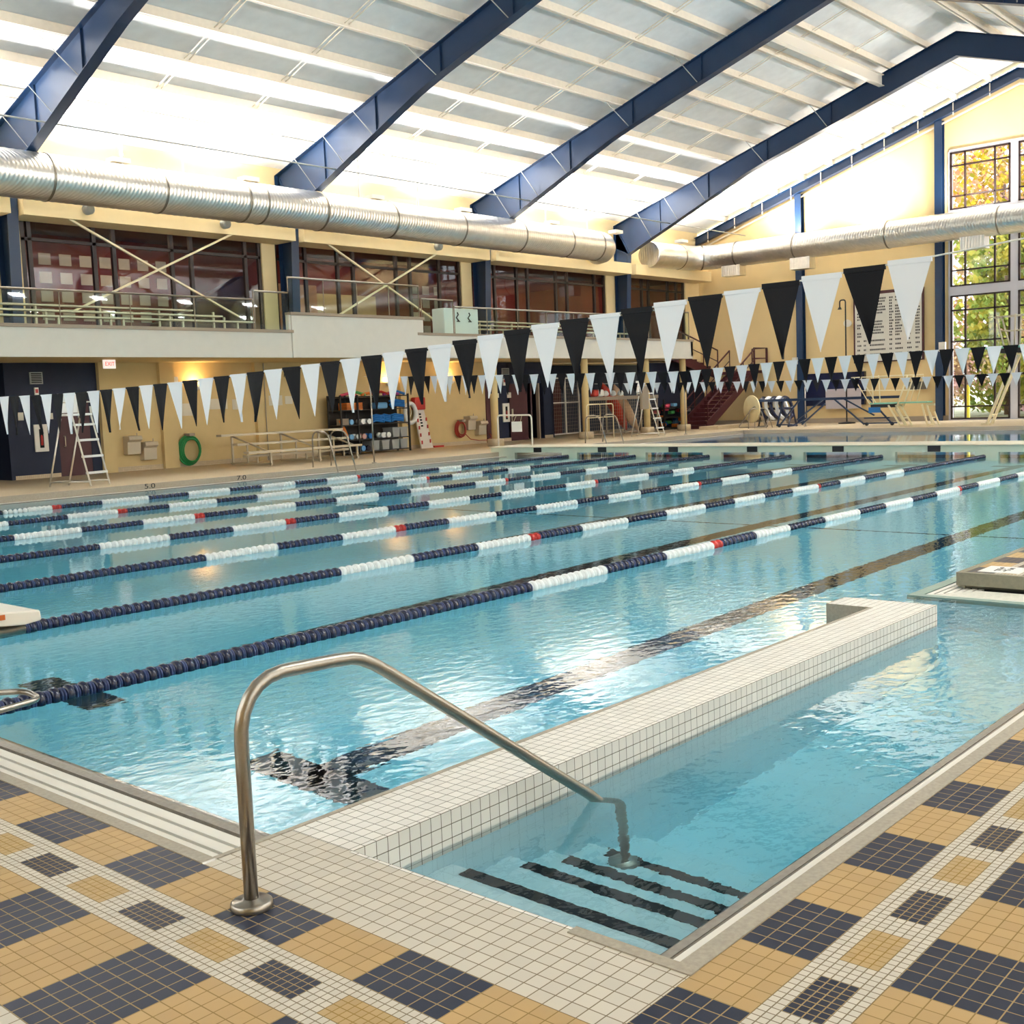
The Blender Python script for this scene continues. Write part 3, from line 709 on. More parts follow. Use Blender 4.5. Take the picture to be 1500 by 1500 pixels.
for i, (y, z) in enumerate(((22.9, 6.85), (19.6, 6.80), (12.5, 6.80))):
    b = MB(); b.box(42.55, 43.1, y-.45, y+.45, z-.28, z+.2)
    tag(b.build('duct_diffuser', m_galv), 'grey box diffuser under the gable duct, '+['nearest the corner', 'left of the record board', 'in front of the windows'][i], 'vent', 'duct diffusers')
for x in (14.0, 15.8, 22.0, 24.5, 31, 33.5):
    b = MB(); b.box(x-.02, x+.02, 23.78, 23.82, 7.85, zr(23.8)); tag(b.build('duct_hanger', m_whm), 'thin hanger rod above the long duct', 'rod', 'duct hangers')
# uplight housings on the ducts
for x in UP:
    if x > 9:
        b = MB(); b.box(x-.25, x+.25, 23.7, 24.05, 7.93, 8.05); tag(b.build('uplight_fixture', m_whm), 'low uplight housing on top of the long duct', 'light', 'duct uplights')
# speakers under the fascia
for i, x in enumerate((13.45, 17.62, 26.2)):
    b = MB(); b.lathe((x, 24.65, 6.84), [(.10, -.14), (.14, -.09), (.14, .06), (.09, .1)], 18, 'y'); b.box(x-.03, x+.03, 24.68, 24.76, 6.8, 6.95)
    tag(b.build('round_speaker', m_grey), 'small grey speaker below the duct, '+['left', 'middle', 'right of the second frame column'][i], 'speaker', 'fascia speakers')

# ---------------------------------------------------------------- movable bulkhead between the pools
bk = thing('bulkhead', (23.6, 9.5, -1.2), 'long pale floating bulkhead wall separating lanes from diving pool', 'bulkhead')
b = MB(); b.box(22.93, 24.25, -.0, 19.7, .135, .165); b.build('deck_top', mat('bulkhead_deck', 'e6dcc4', .6, noise=.04, nscale=6), bk, bevel=.01)
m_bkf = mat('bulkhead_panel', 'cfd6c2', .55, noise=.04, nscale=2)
b = MB(); b.box(22.97, 23.08, .0, 19.66, -.01, .135); b.box(23.08, 24.2, .3, 19.03, .10, .134)
ys = [15.55, 13.25, 10.95, 8.7, 6.45, 4.2, 1.9, 17.85]
edges = sorted([y+.88 for y in ys]+[y-.88 for y in ys])
# solid uprights between the cut-outs
allc = [(-.1, edges[0])]+[(edges[i], edges[i+1]) for i in range(1, len(edges)-1, 2)]+[(edges[-1], 19.66)]
for a, c in allc: b.box(22.971, 23.08, max(a, .3), c, -1.15, -.01)
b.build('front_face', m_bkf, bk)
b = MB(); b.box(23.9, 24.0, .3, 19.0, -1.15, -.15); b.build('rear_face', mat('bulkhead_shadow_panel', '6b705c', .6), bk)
for y in ys:
    b = MB(); b.box(22.95, 22.969, y-.14, y+.14, -.0, .134); b.build('end_target', m_blk, bk)

# ---------------------------------------------------------------- lane ropes
def disc_mesh(name, m):
    b = MB(); b.lathe((0, 0, 0), [(.010, -.042), (.018, -.042), (.018, -.030), (.036, -.027), (.050, -.020), (.057, -.008), (.057, .008), (.050, .020), (.036, .027), (.018, .030), (.018, .042), (.010, .042)], 18, 'x')
    for k in range(8):
        a = 2*PI*k/8; b.bar((.028, .030*math.cos(a), .030*math.sin(a)), (.046, .030*math.cos(a), .030*math.sin(a)), .008, .014, (0, math.cos(a), math.sin(a)))
    n_ball = len(b.f)
    for s in (-1, 1): b.m(1).lathe((0, 0, 0), [(.018, s*.030), (.046, s*.031), (.048, s*.036), (.046, s*.041), (.018, s*.043)], 14, 'x')
    bm = bpy.data.meshes.new(name); bm.from_pydata(b.v, [], b.f); bm.materials.append(m); bm.materials.append(m_blue_hub if m is m_blue_pl else m)
    for p_, q in zip(bm.polygons, b.mi): p_.material_index = q
    for p_, q in zip(bm.polygons, b.sm): p_.use_smooth = q
    q = bmesh.new(); q.from_mesh(bm); bmesh.ops.recalc_face_normals(q, faces=q.faces); q.to_mesh(bm); q.free()
    return bm, b
DM = {c: disc_mesh('float_disc_'+c, m)[0] for c, m in (('navy', m_blue_pl), ('white', m_wh_pl), ('red', m_red_pl))}
def low_disc(mb, x, y, z):
    mb.lathe((x, y, z), [(.018, -.040), (.046, -.02), (.052, 0), (.046, .02), (.018, .040)], 8, 'x')
segs = [(0, 'navy'), (5.05, 'white'), (6.05, 'navy'), (7.03, 'white'), (7.92, 'red'), (8.1, 'navy'), (8.88, 'white'), (9.85, 'navy'), (10.75, 'white'), (11.65, 'navy'), (12.5, 'white'), (13.4, 'navy'), (14.25, 'white'), (15.1, 'red'), (15.25, 'navy'), (15.95, 'white'), (16.9, 'navy'), (17.8, 'white'), (18.6, 'navy')]
def colour(x):
    c = 'navy'
    for s, k in segs:
        if x >= s: c = k
    return c
start = [.55, .55, 1.2, 2.6, 4.1, 5.8, 7.6]
words = ['nearest', 'second nearest', 'third nearest', 'middle', 'third farthest', 'second farthest', 'farthest']
for n in range(7):
    y = 3.0898+2.2686*n
    r_ = thing('lane_rope', (11.7, y, W), 'navy and white lane rope, %s of the seven' % words[n], 'lane rope', 'lane ropes')
    b = MB(); b.cyl((.48, y, W+.02), (22.97, y, W+.02), .006, 6); b.build('cable', m_cable, r_)
    off = .22 if n == 0 else .0
    cnt = 0; rest = MB(); i = 0; x = .58
    while x < 22.9:
        cc = colour(x-off if x < 9 else x)
        if x >= start[n]-.2 and cnt < 99:
            o = bpy.data.objects.new('float_disc', DM[cc]); COL.objects.link(o); o.parent = r_; o.location = (x-11.7, 0, .022+.003*math.sin(x*3+n)); cnt += 1
            o.rotation_euler = (random.random()*6, 0, random.uniform(-.05, .05))
        else: rest.m({'navy': 0, 'white': 1, 'red': 2}[cc]); low_disc(rest, x, y, W+.022)
        x += .0885
    o = rest.build('float_disc', [m_blue_pl, m_wh_pl, m_red_pl], r_, fix=False); o['kind'] = 'stuff'

# ---------------------------------------------------------------- backstroke pennants
def interp(pts, y):
    for (a, za), (b_, zb) in zip(pts, pts[1:]):
        if min(a, b_) <= y <= max(a, b_): return za+(zb-za)*(y-a)/(b_-a)
    return pts[-1][1]
def pennants(x, ctl, y0, y1, pitch, wd, ln, label, firstwhite=True, lean=0):
    r_ = thing('pennant_line', (x, (y0+y1)/2, interp(ctl, (y0+y1)/2)-.4), label, 'pennants', 'pennant lines')
    ys_ = []; y = ctl[0][0]
    b = MB(); P = []
    N = 80
    for i in range(N+1):
        y = ctl[0][0]+(ctl[-1][0]-ctl[0][0])*i/N; P.append((x, y, interp(ctl, y)))
    b.tube(P, .005, 6); b.build('cord', m_rope, r_)
    y = y0; i = 0
    while y+wd < y1 and i < 98:
        za, zb = interp(ctl, y), interp(ctl, y+wd)
        wh = (i % 2 == 0) == firstwhite
        b = MB(); tip = (x+random.uniform(-.035, .05), y+wd/2+random.uniform(-.025, .025)+lean, (za+zb)/2-ln*random.uniform(.96, 1.03))
        # small grid with a gentle curl, 1.5 mm thick
        rows = 7; cols = 4; amp = random.uniform(-.012, .012); ph = random.random()*6
        vs = []; 
        for sgn in (-.0008, .0008):
            for j in range(rows+1):
                tt = j/rows
                for k in range(cols+1):
                    u = k/cols; A = Vector((x, y+wd*u, za+(zb-za)*u)); q = A.lerp(Vector(tip), tt*.985)
                    q.x += sgn+amp*math.sin(u*5+ph+tt*2)*(.3+tt); vs.append(q)
        st = (rows+1)*(cols+1); fs = []
        for s_i in (0, 1):
            for j in range(rows):
                for k in range(cols):
                    a = s_i*st+j*(cols+1)+k; f = (a, a+1, a+cols+2, a+cols+1); fs.append(f if s_i else f[::-1])
        b.add(vs, fs, True); 
        b.box(x-.006, x+.006, y, y+wd, min(za, zb)-.008, max(za, zb)+.006)
        b.build('pennant', m_flagw if wh else m_flagn, r_, fix=False)
        y += pitch; i += 1
c1 = [(-5.4, 2.62), (-3.0, 2.40), (-.6, 2.20), (-.04, 2.165), (.5, 2.125), (1.04, 2.10), (1.58, 2.06), (2.15, 2.03), (2.73, 1.985), (3.28, 1.945), (4.2, 1.90), (5.6, 1.85), (7.1, 1.805), (8.8, 1.775), (9.75, 1.77), (11.3, 1.785), (14, 1.85), (19.5, 2.1)]
pennants(4.6, c1, -.60, 14.0, .276, .262, .47, 'large navy and white pennant line nearest the camera')
c2 = [(-2.0, 2.2), (3, 2.07), (6, 2.06), (7.0, 2.04), (8.5, 1.985), (9.6, 1.935), (13.4, 2.05), (17.9, 2.20), (19.5, 2.28)]
pennants(18.0, c2, -.9, 18.3, .268, .25, .45, 'second navy and white pennant line above the far end of the lanes')
c3 = [(2.0, 1.70), (5.8, 1.69), (9.6, 1.68), (13.5, 1.76), (16, 1.83), (20, 1.95)]
pennants(28.6, c3, 2.3, 18.9, .29, .26, .34, 'third small pennant line above the diving pool')
def stanchion(x, y, h, label):
    r_ = thing('flag_pole', (x, y, 0), label, 'pole', 'pennant stanchions')
    b = MB(); b.cyl((x, y, 0), (x, y, h), .022, 10); b.build('post', m_steel, r_)
    b = MB(); b.lathe((x, y, 0), [(.07, 0), (.07, .02), (.025, .03)], 14); b.build('base_flange', m_steel, r_)
stanchion(18.2, 19.5, 2.27, 'slim metal pole at the far deck edge before the shelving rack')
stanchion(34.1, 20.0, 2.0, 'slim metal pole left of the maroon stairs')
stanchion(40.3, 18.3, 1.6, 'slim dark pole in front of the blue frame')

# ---------------------------------------------------------------- foreground handrail
hr = thing('handrail', (-.10, -.36, 0), 'bent stainless handrail running from the tiled deck down into the entry steps', 'handrail')
pts = fillet([(-.10, -.36, .0), (-.125, -.358, .72), (.38, -.36, .735), (1.50, -.43, -.145), (1.60, -.44, -.23), (1.60, -.50, -.80)], .0, 1)
P = [(-.10, -.36, 0), (-.10, -.36, .50)]
P += [(-.097, -.36, .545), (-.085, -.36, .59), (-.062, -.36, .63), (-.03, -.36, .66), (.01, -.36, .678), (.06, -.36, .685), (.26, -.362, .678)]
P += [(.33, -.363, .672), (.37, -.365, .662), (.42, -.367, .637), (.48, -.37, .597)]
P += [(1.47, -.425, -.10), (1.58, -.438, -.196), (1.615, -.443, -.228), (1.635, -.447, -.262), (1.64, -.45, -.31), (1.58, -.51, -.80)]
b = MB(); b.tube(P, .0215, 20); b.build('rail_tube', m_steel, hr)
b = MB(); b.lathe((-.10, -.36, 0), [(.062, 0), (.063, .004), (.062, .018), (.056, .023), (.028, .024), (.024, .030)], 32); b.build('deck_flange', m_steel, hr)
b = MB(); b.lathe((1.58, -.50, -.80), [(.062, 0), (.062, .016), (.024, .024)], 24); b.build('foot_flange', m_steel, hr)

# starting block corner and grab loop at the left edge
r_ = thing('starting_block', (-.1, 2.2, 0), 'cream starting block with orange label at the left edge of the photo', 'starting block')
b = MB(); b.prism([(-.45, .70), (.405, .612), (.41, .565), (.33, .555), (-.45, .63)], 'y', 1.88, 2.42); pf = b.build('platform', m_whm, r_, bevel=.008)
b = MB(); b.cyl((-.4, 1.92, .535), (.34, 1.92, .535), .026, 14); b.build('frame_tube', m_steel, r_)
b = MB(); b.cyl((-.3, 2.2, .0), (-.2, 2.2, .62), .05, 16); b.build('pedestal', m_steel, r_)
b = MB(); b.box(.12, .24, 1.874, 1.88, .595, .618); b.build('label_plate', mat('orange_label', 'c8641e', .5), pf)
r_ = thing('grab_loop', (-.1, 1.9, 0), 'chrome grab loop below the starting block at the left edge', 'handle')
b = MB(); b.tube(fillet([(-.6, 2.12, .27), (.0, 2.12, .26), (.385, 2.06, .215), (.385, 1.90, .20), (.0, 1.86, .19), (-.6, 1.86, .19)], .06), .014, 12); b.build('loop_bar', m_steel, r_)
b = MB(); b.bar((-.55, 2.12, 0), (-.55, 2.12, .27), .03); b.bar((-.55, 1.86, 0), (-.55, 1.86, .19), .03); b.build('bracket', m_steel, r_)

# ---------------------------------------------------------------- hoop with sign on the bulkhead
r_ = thing('hoop_rail', (23.5, 19.15, .16), 'white tubular hoop rail with a hanging blank sign on the bulkhead end', 'rail')
b = MB(); b.tube(fillet([(23.5, 19.82, .0), (23.5, 19.82, 1.08), (23.5, 18.49, 1.06), (23.5, 18.49, .16)], .12), .025, 10); b.build('hoop', m_whm, r_)
b = MB(); b.box(23.44, 23.46, 18.83, 19.22, .58, .88); sb = b.build('sign_board', m_white_pure, r_)
b = MB(); b.bar((23.46, 19.2, .88), (23.5, 19.24, 1.07), .008); b.bar((23.46, 18.88, .88), (23.5, 18.86, 1.06), .008); b.bar((23.46, 19.15, .88), (23.5, 19.06, 1.07), .008); b.build('hanging_cord', m_crm, sb)

# ---------------------------------------------------------------- lifeguard chairs
def guard_chair(loc, rot, label):
    r_ = thing('lifeguard_chair', (0, 0, 0), label, 'lifeguard chair', 'lifeguard chairs')
    # local: front (ladder) along -Y, x across .52
    for s in (-.26, .26):
        b = MB(); b.tube([(s, -.45, 0), (s, -.02, 1.52), (s, .0, 1.75)], .02, 8); b.build('front_leg', m_whm, r_)
        b = MB(); b.tube([(s-.28, .55, 0), (s-.05, .30, 1.50)], .02, 8); b.build('rear_leg', m_galv, r_)
        b = MB(); b.cyl((s, -.45, .10), (s-.26, .53, .10), .015, 8); b.build('side_brace', m_galv, r_)
        b = MB(); b.tube(fillet([(s, -.02, 1.5), (s, -.08, 1.85), (s, .4, 1.85), (s, .4, 1.5)], .08), .015, 8); b.build('arm_rest', m_whm, r_)
    for z in (.30, .66, 1.02, 1.36):
        y = -.45+.43*z/1.52; b = MB(); b.box(-.26, .26, y-.05, y+.05, z-.035, z+.015); b.build('step', m_wh_pl, r_)
    b = MB(); b.box(-.27, .27, -.05, .42, 1.55, 1.60); b.build('seat', m_wh_pl, r_, bevel=.01)
    b = MB(); b.box(-.27, .27, .40, .44, 1.62, 2.05); b.build('backrest', m_wh_pl, r_, bevel=.015)
    b = MB(); b.cyl((-.52, .53, .10), (0, .53, .10), .015, 8); b.build('rear_brace', m_galv, r_)
    r_.location = loc; r_.rotation_euler = (0, 0, rot); return r_
g1 = guard_chair((10.75, 20.75, 0), rad(12), 'tall white lifeguard ladder chair on the far deck left of the hose')
g2 = dup(g1, (33.3, 21.0, 0), rad(10), 'tall white lifeguard ladder chair beside a yellow column, red kayak behind')
# life vests and items hung on the right chair
b = MB(); b.box(32.55, 32.95, 20.8, 20.95, 1.0, 1.85); tag(b.build('hanging_towel', m_cap, bevel=.03), 'taupe towel hanging beside the right lifeguard chair', 'towel')

# ---------------------------------------------------------------- pool ladders (paired grab rails)
def rail_pair(xs, y, h, label, name='pool_ladder', flip=1):
    r_ = thing(name, ((xs[0]+xs[1])/2, y+.3, 0), label, 'ladder', 'pool ladder rails')
    for x in xs:
        b = MB(); b.tube(fillet([(x, y+.55, 0), (x, y+.5, h), (x+flip*.12, y+.05, h*.98), (x+flip*.2, y-.25, -.3)], .2, 6), .02, 10); b.build('side_rail', m_steel, r_)
    b = MB()
    for z in (-.3,): b.box(xs[0], xs[1]+flip*.1, y-.3, y-.2, z, z+.03)
    b.build('tread', m_steel, r_); return r_
rail_pair((16.55, 17.15), 19.45, .92, 'pair of curved chrome ladder rails in front of the bleacher end')
rail_pair((28.0, 28.95), 19.45, .92, 'pair of curved chrome ladder rails left of the wire cage')
rail_pair((39.0, 39.5), 19.6, .8, 'pair of curved chrome rails before the cream hose reel')
# tubular hand rails standing before the cage
def hoop(x0, x1, y, h, label):
    r_ = thing('deck_rail', ((x0+x1)/2, y, 0), label, 'rail', 'deck rails at the cage')
    b = MB(); b.tube(fillet([(x0, y, 0), (x0, y, h), (x1, y, h), (x1, y, 0)], .12), .018, 8); b.cyl((x0, y, h*.62), (x1, y, h*.62), .014, 8); b.build('rail_frame', m_crm, r_)
hoop(30.6, 32.2, 21.9, 1.25, 'cream tube rail in front of the wire cage, left one')
hoop(33.6, 34.6, 24.3, 1.25, 'cream tube rail in front of the wire cage, right one')

# ---------------------------------------------------------------- things along the far wall
# fire extinguisher cabinets
def ext_cab(x, z, y, label):
    r_ = thing('extinguisher_cabinet', (x, y, z), label, 'fire extinguisher', 'extinguisher cabinets')
    b = MB(); b.box(x-.18, x+.18, y-.05, y, z, z+.70); cs = b.build('case', m_whm, r_, bevel=.01)
    b = MB(); b.box(x-.055, x+.055, y-.056, y-.05, z+.1, z+.58); b.build('door_glass', m_dark, cs)
    b = MB(); b.lathe((x, y-.06, z+.16), [(.02, 0), (.03, .02), (.03, .22), (.012, .27)], 12); b.build('red_cylinder', m_red_pl, cs)
ext_cab(12.03, .68, YL, 'white cabinet with fire extinguisher on the navy wall at the left')
ext_cab(30.05, .72, YL, 'white cabinet with fire extinguisher on the navy wall beside the maroon doors')
for x, z, s, lab in ((12.02, 2.56, .17, 'grey ventilation grille on the navy wall at the left'), (30.1, 2.55, .2, 'grey ventilation grille above the right extinguisher'), (35.6, 2.55, .2, 'dark ventilation grille under the right end of the balcony')):
    y = YL if x < 32 else 28.1
    r_ = thing('wall_grille', (x, y, z), lab, 'vent', 'wall grilles')
    b = MB(); b.box(x-s, x+s, y-.04, y, z-s*.9, z+s*.9); b.build('frame', m_grey, r_)
    c = MB(); 
    for i in range(6): zz = z-s*.65+i*s*.26; c.box(x-s*.8, x+s*.8, y-.05, y-.04, zz-.012, zz+.012)
    c.build('louvres', m_dark, r_)
for x, z, lab in ((12.0, 2.18, 'narrow fire alarm strobe on the navy wall at the left'), (30.0, 2.2, 'narrow fire alarm strobe above the right extinguisher cabinet')):
    r_ = thing('alarm_strobe', (x, YL, z), lab, 'alarm'); b = MB(); b.box(x-.05, x+.05, YL-.05, YL, z-.12, z+.14); b.build('housing', m_whm, r_); b = MB(); b.box(x-.035, x+.035, YL-.06, YL-.05, z-.0, z+.1); b.build('lens', m_red_pl, r_)
# exit signs
for x, y, lab in ((13.07, 23.5, 'small white EXIT sign with red letters above the left deck door'), (28.2, 22.9, 'small white EXIT sign with red letters above the right deck doors')):
    r_ = thing('exit_sign', (x, y, 2.72), lab, 'sign', 'exit signs')
    b = MB(); b.box(x-.16, x+.16, y-.03, y+.03, 2.71, 2.93); b.build('sign_box', emit_mat('exit_face', 'f2e6dc', .5), r_)
    text('lettering', 'EXIT', .15, (x, y-.032, 2.82), (rad(90), 0, 0), emit_mat('exit_red', 'd8281c', .6), r_, .002, sx=.85)
# drinking fountains: two at different heights
def fountain(x, z, y, lab):
    r_ = thing('drinking_fountain', (x, y, z), lab, 'fountain', 'drinking fountains')
    b = MB(); b.prism([(y, z), (y, z+.5), (y-.32, z+.5), (y-.36, z+.40), (y-.25, z+.34), (y-.22, z)], 'x', x-.2, x+.2); cb = b.build('cabinet', m_alu, r_, bevel=.015)
    b = MB(); b.lathe((x, y-.18, z+.5), [(.12, 0), (.12, .006), (.02, .01)], 14); b.cyl((x+.12, y-.2, z+.5), (x+.12, y-.2, z+.58), .012, 8); b.build('spout', m_steel, cb)
fountain(14.52, .46, YL, 'beige wall drinking fountain, left and higher of the pair by the left deck door'); fountain(15.0, .28, YL, 'beige wall drinking fountain, right and lower of the pair by the left deck door')
fountain(27.95, .52, YL, 'beige wall drinking fountain beside the coiled red hose'); fountain(28.5, .32, YL, 'beige wall drinking fountain right beside the maroon pillar')
# coiled hoses
def hose(x, z, y, rw, rh, m, label, turns=6):
    r_ = thing('coiled_hose', (x, y, z), label, 'hose')
    for i in range(turns):
        P = []
        dx = random.uniform(-.04, .04); dz = random.uniform(-.04, .02); k = 1-.28*i/turns
        for j in range(24):
            a = 2*PI*j/24; P.append((x+dx+rw*k*math.cos(a), y-.05-.022*i+.01*math.sin(2*a), z+dz+rh*k*math.sin(a)))
        b = MB(); b.tube(P, .024, 6, closed=True); b.build('hose_loop', m, r_)
    b = MB(); b.box(x-.09, x+.09, y-.26, y, z+rh-.05, z+rh+.03); b.build('hanger', m_cap, r_)
hose(16.3, .50, YL-.05, .36, .42, m_green, 'green garden hose coiled on a wall hanger left of the bleachers')
hose(27.45, .58, YL-.05, .26, .30, m_redh, 'red hose coiled on the yellow wall beside the fountains')
b = MB(); b.tube([(27.6, 25.1, .4), (27.75, 25.0, .2), (28.1, 24.9, .13), (28.5, 24.9, .12), (28.9, 25.0, .2), (28.95, 25.15, .35)], .015, 6); tag(b.build('loose_hose', m_redh), 'loose red hose end trailing below the fountains', 'hose')
# wall lamps (warm glow)
for x, lab in ((16.65, 'above the green hose'), (24.1, 'above the shelving rack'), (27.0, 'above the red coiled hose')):
    r_ = thing('wall_lamp', (x, YL, 2.3), 'small bowl wall lamp throwing warm light up the wall, '+lab, 'lamp', 'wall lamps')
    b = MB(); b.lathe((x, YL-.16, 2.16), [(.04, 0), (.12, .05), (.15, .12)], 16); b.box(x-.03, x+.03, YL-.1, YL, 2.2, 2.25); b.build('bowl', m_whm, r_)
    area('lamp_bulb', (x, YL-.17, 2.30), (rad(180-18), 0, 0), .2, .12, 9, (1, .66, .3))
# notices on the yellow wall
for i, (x, z, w_, h_, lab) in enumerate(((15.9, 1.62, .3, .22, 'small notice left of the wall pilaster'), (16.45, 1.62, .45, .35, 'pale notice sheet above the green hose'), (17.4, 1.75, .7, .3, 'wide pale poster high on the yellow wall'), (18.1, 1.72, .35, .3, 'pale notice left of the second pilaster'), (19.5, 1.8, .5, .3, 'pale notice sheet above the bleachers'), (20.0, 1.8, .28, .24, 'small notice sheet left of the shelving rack'), (12.32, 1.58, .16, .16, 'tiny notice left of the left maroon door'), (11.55, 1.6, .14, .2, 'tiny notice on the navy wall edge'), (29.6, 1.72, .2, .16, 'tiny notice left of the right extinguisher cabinet'), (30.28, 1.72, .22, .2, 'tiny notice right of the right extinguisher cabinet'))):
    b = MB(); b.box(x-w_/2, x+w_/2, YL-.012, YL-.001, z-h_/2, z+h_/2); tag(b.build('wall_notice', m_paper), lab, 'notice')
b = MB(); b.cyl((19.1, YL-.03, 0), (19.1, YL-.03, 2.93), .012, 6); tag(b.build('conduit', m_grey), 'thin vertical conduit on the wall behind the bleachers', 'pipe')
b = MB(); b.tube(arc((20.1, YL-.1, 2.5), .3, 0, 180, 10, 'xz'), .012, 6); tag(b.build('wire_arc', m_blk2), 'thin arched wire under the balcony soffit', 'wire')
b = MB(); b.box(15.85, 16.1, YL-.1, YL, 2.4, 2.55); tag(b.build('emergency_light', m_whm), 'small white twin emergency light left of the first wall lamp', 'light')
b = MB(); b.lathe((38.65, 28.09, 1.95), [(.2, -.04), (.2, 0)], 20, 'y'); tag(b.build('wall_clock', m_paper), 'round pale clock on the dark wall above the cage', 'clock')

# bleachers
r_ = thing('bleachers', (18.3, 23.4, 0), 'low three-tier metal bleachers against the yellow wall', 'bleachers')
rows = [(22.5, .40, 17.1, 20.6), (23.1, .55, 16.9, 20.9), (23.7, .68, 17.2, 21.0), (24.3, .86, 16.8, 21.3)]
rows = [(22.35, .42, 16.2, 20.2), (22.95, .30, 16.6, 20.2), (23.4, .62, 16.6, 20.6), (24.0, .88, 16.5, 20.9)]
for y, z, a, c in rows:
    b = MB(); b.box(a, c, y-.12, y+.12, z-.06, z); b.build('seat_plank', m_alu, r_)
for x in (17.0, 18.7, 20.1):
    b = MB(); b.bar((x, 22.35, 0), (x, 22.35, .4), .05); b.bar((x, 24.1, 0), (x, 24.1, .86), .05); b.bar((x, 22.3, .05), (x, 24.2, .05), .05); b.bar((x, 22.35, .36), (x, 24.1, .82), .04); b.bar((x, 22.95, .05), (x, 22.95, .28), .04); b.bar((x, 23.4, .05), (x, 23.4, .6), .04); b.build('support_frame', m_alu, r_)

# shelving rack with gear
sx0, sx1, sy0, sy1 = 21.25, 24.15, 24.35, 24.95
def rx(x): return 21.25+(x-21.25)*.88
r_ = thing('shelving_rack', (22.9, 24.65, 0), 'open black metal shelving rack holding swim gear', 'shelf')
for x in (sx0, 21.95, 24.15):
    for y in (sy0, sy1): b = MB(); b.box(x-.025, x+.025, y-.025, y+.025, 0, 1.88); b.build('post', m_blk2, r_)
LV = [.10, .48, .95, 1.42, 1.84]
for z in LV: b = MB(); b.box(sx0, sx1, sy0, sy1, z-.035, z); b.build('shelf_board', m_blk2, r_)
b = MB(); b.box(sx0, sx1, sy1-.01, sy1, .1, 1.8); b.build('mesh_back', mat('black_mesh', '2a2622', .9), r_)
def tub(x, z, lab, m=None, w_=.36):
    x = rx(x); w_ = .33
    r2 = thing('storage_tub', (x, 24.6, z), lab, 'tub', 'tubs on the rack')
    b = MB(); b.prism([(x-w_/2+.03, z), (x+w_/2-.03, z), (x+w_/2, z+.3), (x-w_/2, z+.3)], 'y', 24.38, 24.85); bn = b.build('bin', m or m_grey, r2)
    b = MB(); b.box(x-w_/2-.01, x+w_/2+.01, 24.365, 24.86, z+.28, z+.31); b.build('rim', m or m_grey, bn)
for x, z, l in ((22.85, .10, 'grey tub on the bottom shelf, leftmost'), (23.35, .10, 'grey tub on the bottom shelf, second from left'), (23.85, .10, 'grey tub on the bottom shelf, second from right'), (24.27, .10, 'grey tub on the bottom shelf, rightmost'), (23.9, .48, 'grey tub on the second shelf, left of two'), (24.3, .48, 'grey tub on the second shelf, right of two')): tub(x, z, l)
m_lb = mat('light_blue_foam', '6aa3d0', .6); m_or = mat('orange_foam', 'd9772c', .6); m_gn = mat('green_foam', '4fae5c', .6); m_pk = mat('pink_foam', 'd8506a', .6)
def dumbbell(x, z, m, lab):
    x = rx(x)
    r2 = thing('water_dumbbell', (x, 24.5, z), lab, 'dumbbell', 'foam dumbbells on the rack')
    for d in (-.1, .1): b = MB(); b.lathe((x, 24.5+d, z+.085), [(.085, -.04), (.085, .04)], 16, 'y'); b.build('foam_end', m, r2)
    b = MB(); b.cyl((x, 24.4, z+.085), (x, 24.6, z+.085), .015, 8); b.build('grip', m_wh_pl, r2)
for x, z, m, l in ((21.72, .48, m_lb, 'pale blue foam dumbbell on the second shelf, far left'), (22.05, .48, m_wh_pl, 'white foam dumbbell on the second shelf left half'), (22.32, .48, mat('dusty_pink', 'c79a90', .6), 'dusty pink foam dumbbell on the second shelf'), (22.62, .48, m_blue_bt, 'blue foam dumbbell on the second shelf'), (23.25, .48, m_wh_pl, 'white foam dumbbell on the second shelf middle'), (23.52, .48, m_wh_pl, 'white foam dumbbell beside the second shelf tubs'),
        (22.25, .10, m_lb, 'pale blue foam dumbbell on the bottom shelf, left'), (22.5, .10, m_blue_pl, 'navy foam dumbbell on the bottom shelf'), (22.3, .95, m_wh_pl, 'white foam dumbbell on the third shelf, left'), (22.6, .95, m_wh_pl, 'white foam dumbbell on the third shelf, right'), (21.75, .95, m_lb, 'pale blue foam dumbbell on the third shelf, far left')): dumbbell(x, z, m, l)
for x, z, w_, l in ((23.15, .95, .5, 'third shelf, left'), (23.55, .95, .35, 'third shelf, middle'), (24.1, .95, .55, 'third shelf, right'), (24.15, 1.42, .6, 'fourth shelf, right')):
    b = MB(); x = rx(x)-.03
    for i in range(4): b.tube([(x-w_/2, 24.45+.08*(i % 2), z+.05+.06*i), (x-.05, 24.5, z+.09+.06*i), (x+w_/2, 24.45, z+.04+.06*i)], .035, 8)
    tag(b.build('flotation_belts', m_blue_bt), 'heap of blue flotation belts on the '+l, 'float belts', 'belts on the rack')
b = MB(); 
for i in range(5): b.box(21.55, 22.2, 24.4, 24.8, 1.42+i*.045, 1.455+i*.045)
tag(b.build('kickboards', m_or), 'flat stack of orange kickboards on the fourth shelf', 'kickboards')
b = MB(); b.bar((21.55, 24.4, .5), (21.42, 24.6, 1.1), .2, .05); tag(b.build('orange_board', m_or), 'orange board leaning at the left end of the rack', 'board')
b = MB(); b.box(21.35, 21.6, 24.4, 24.7, .95, 1.15); tag(b.build('cardboard_box', m_cap), 'tan box on the third shelf at the left end', 'box')
b = MB(); b.box(22.85, 23.3, 24.4, 24.8, 1.42, 1.62); tag(b.build('blue_bag', m_lb, bevel=.05), 'pale blue bag on the fourth shelf middle', 'bag')
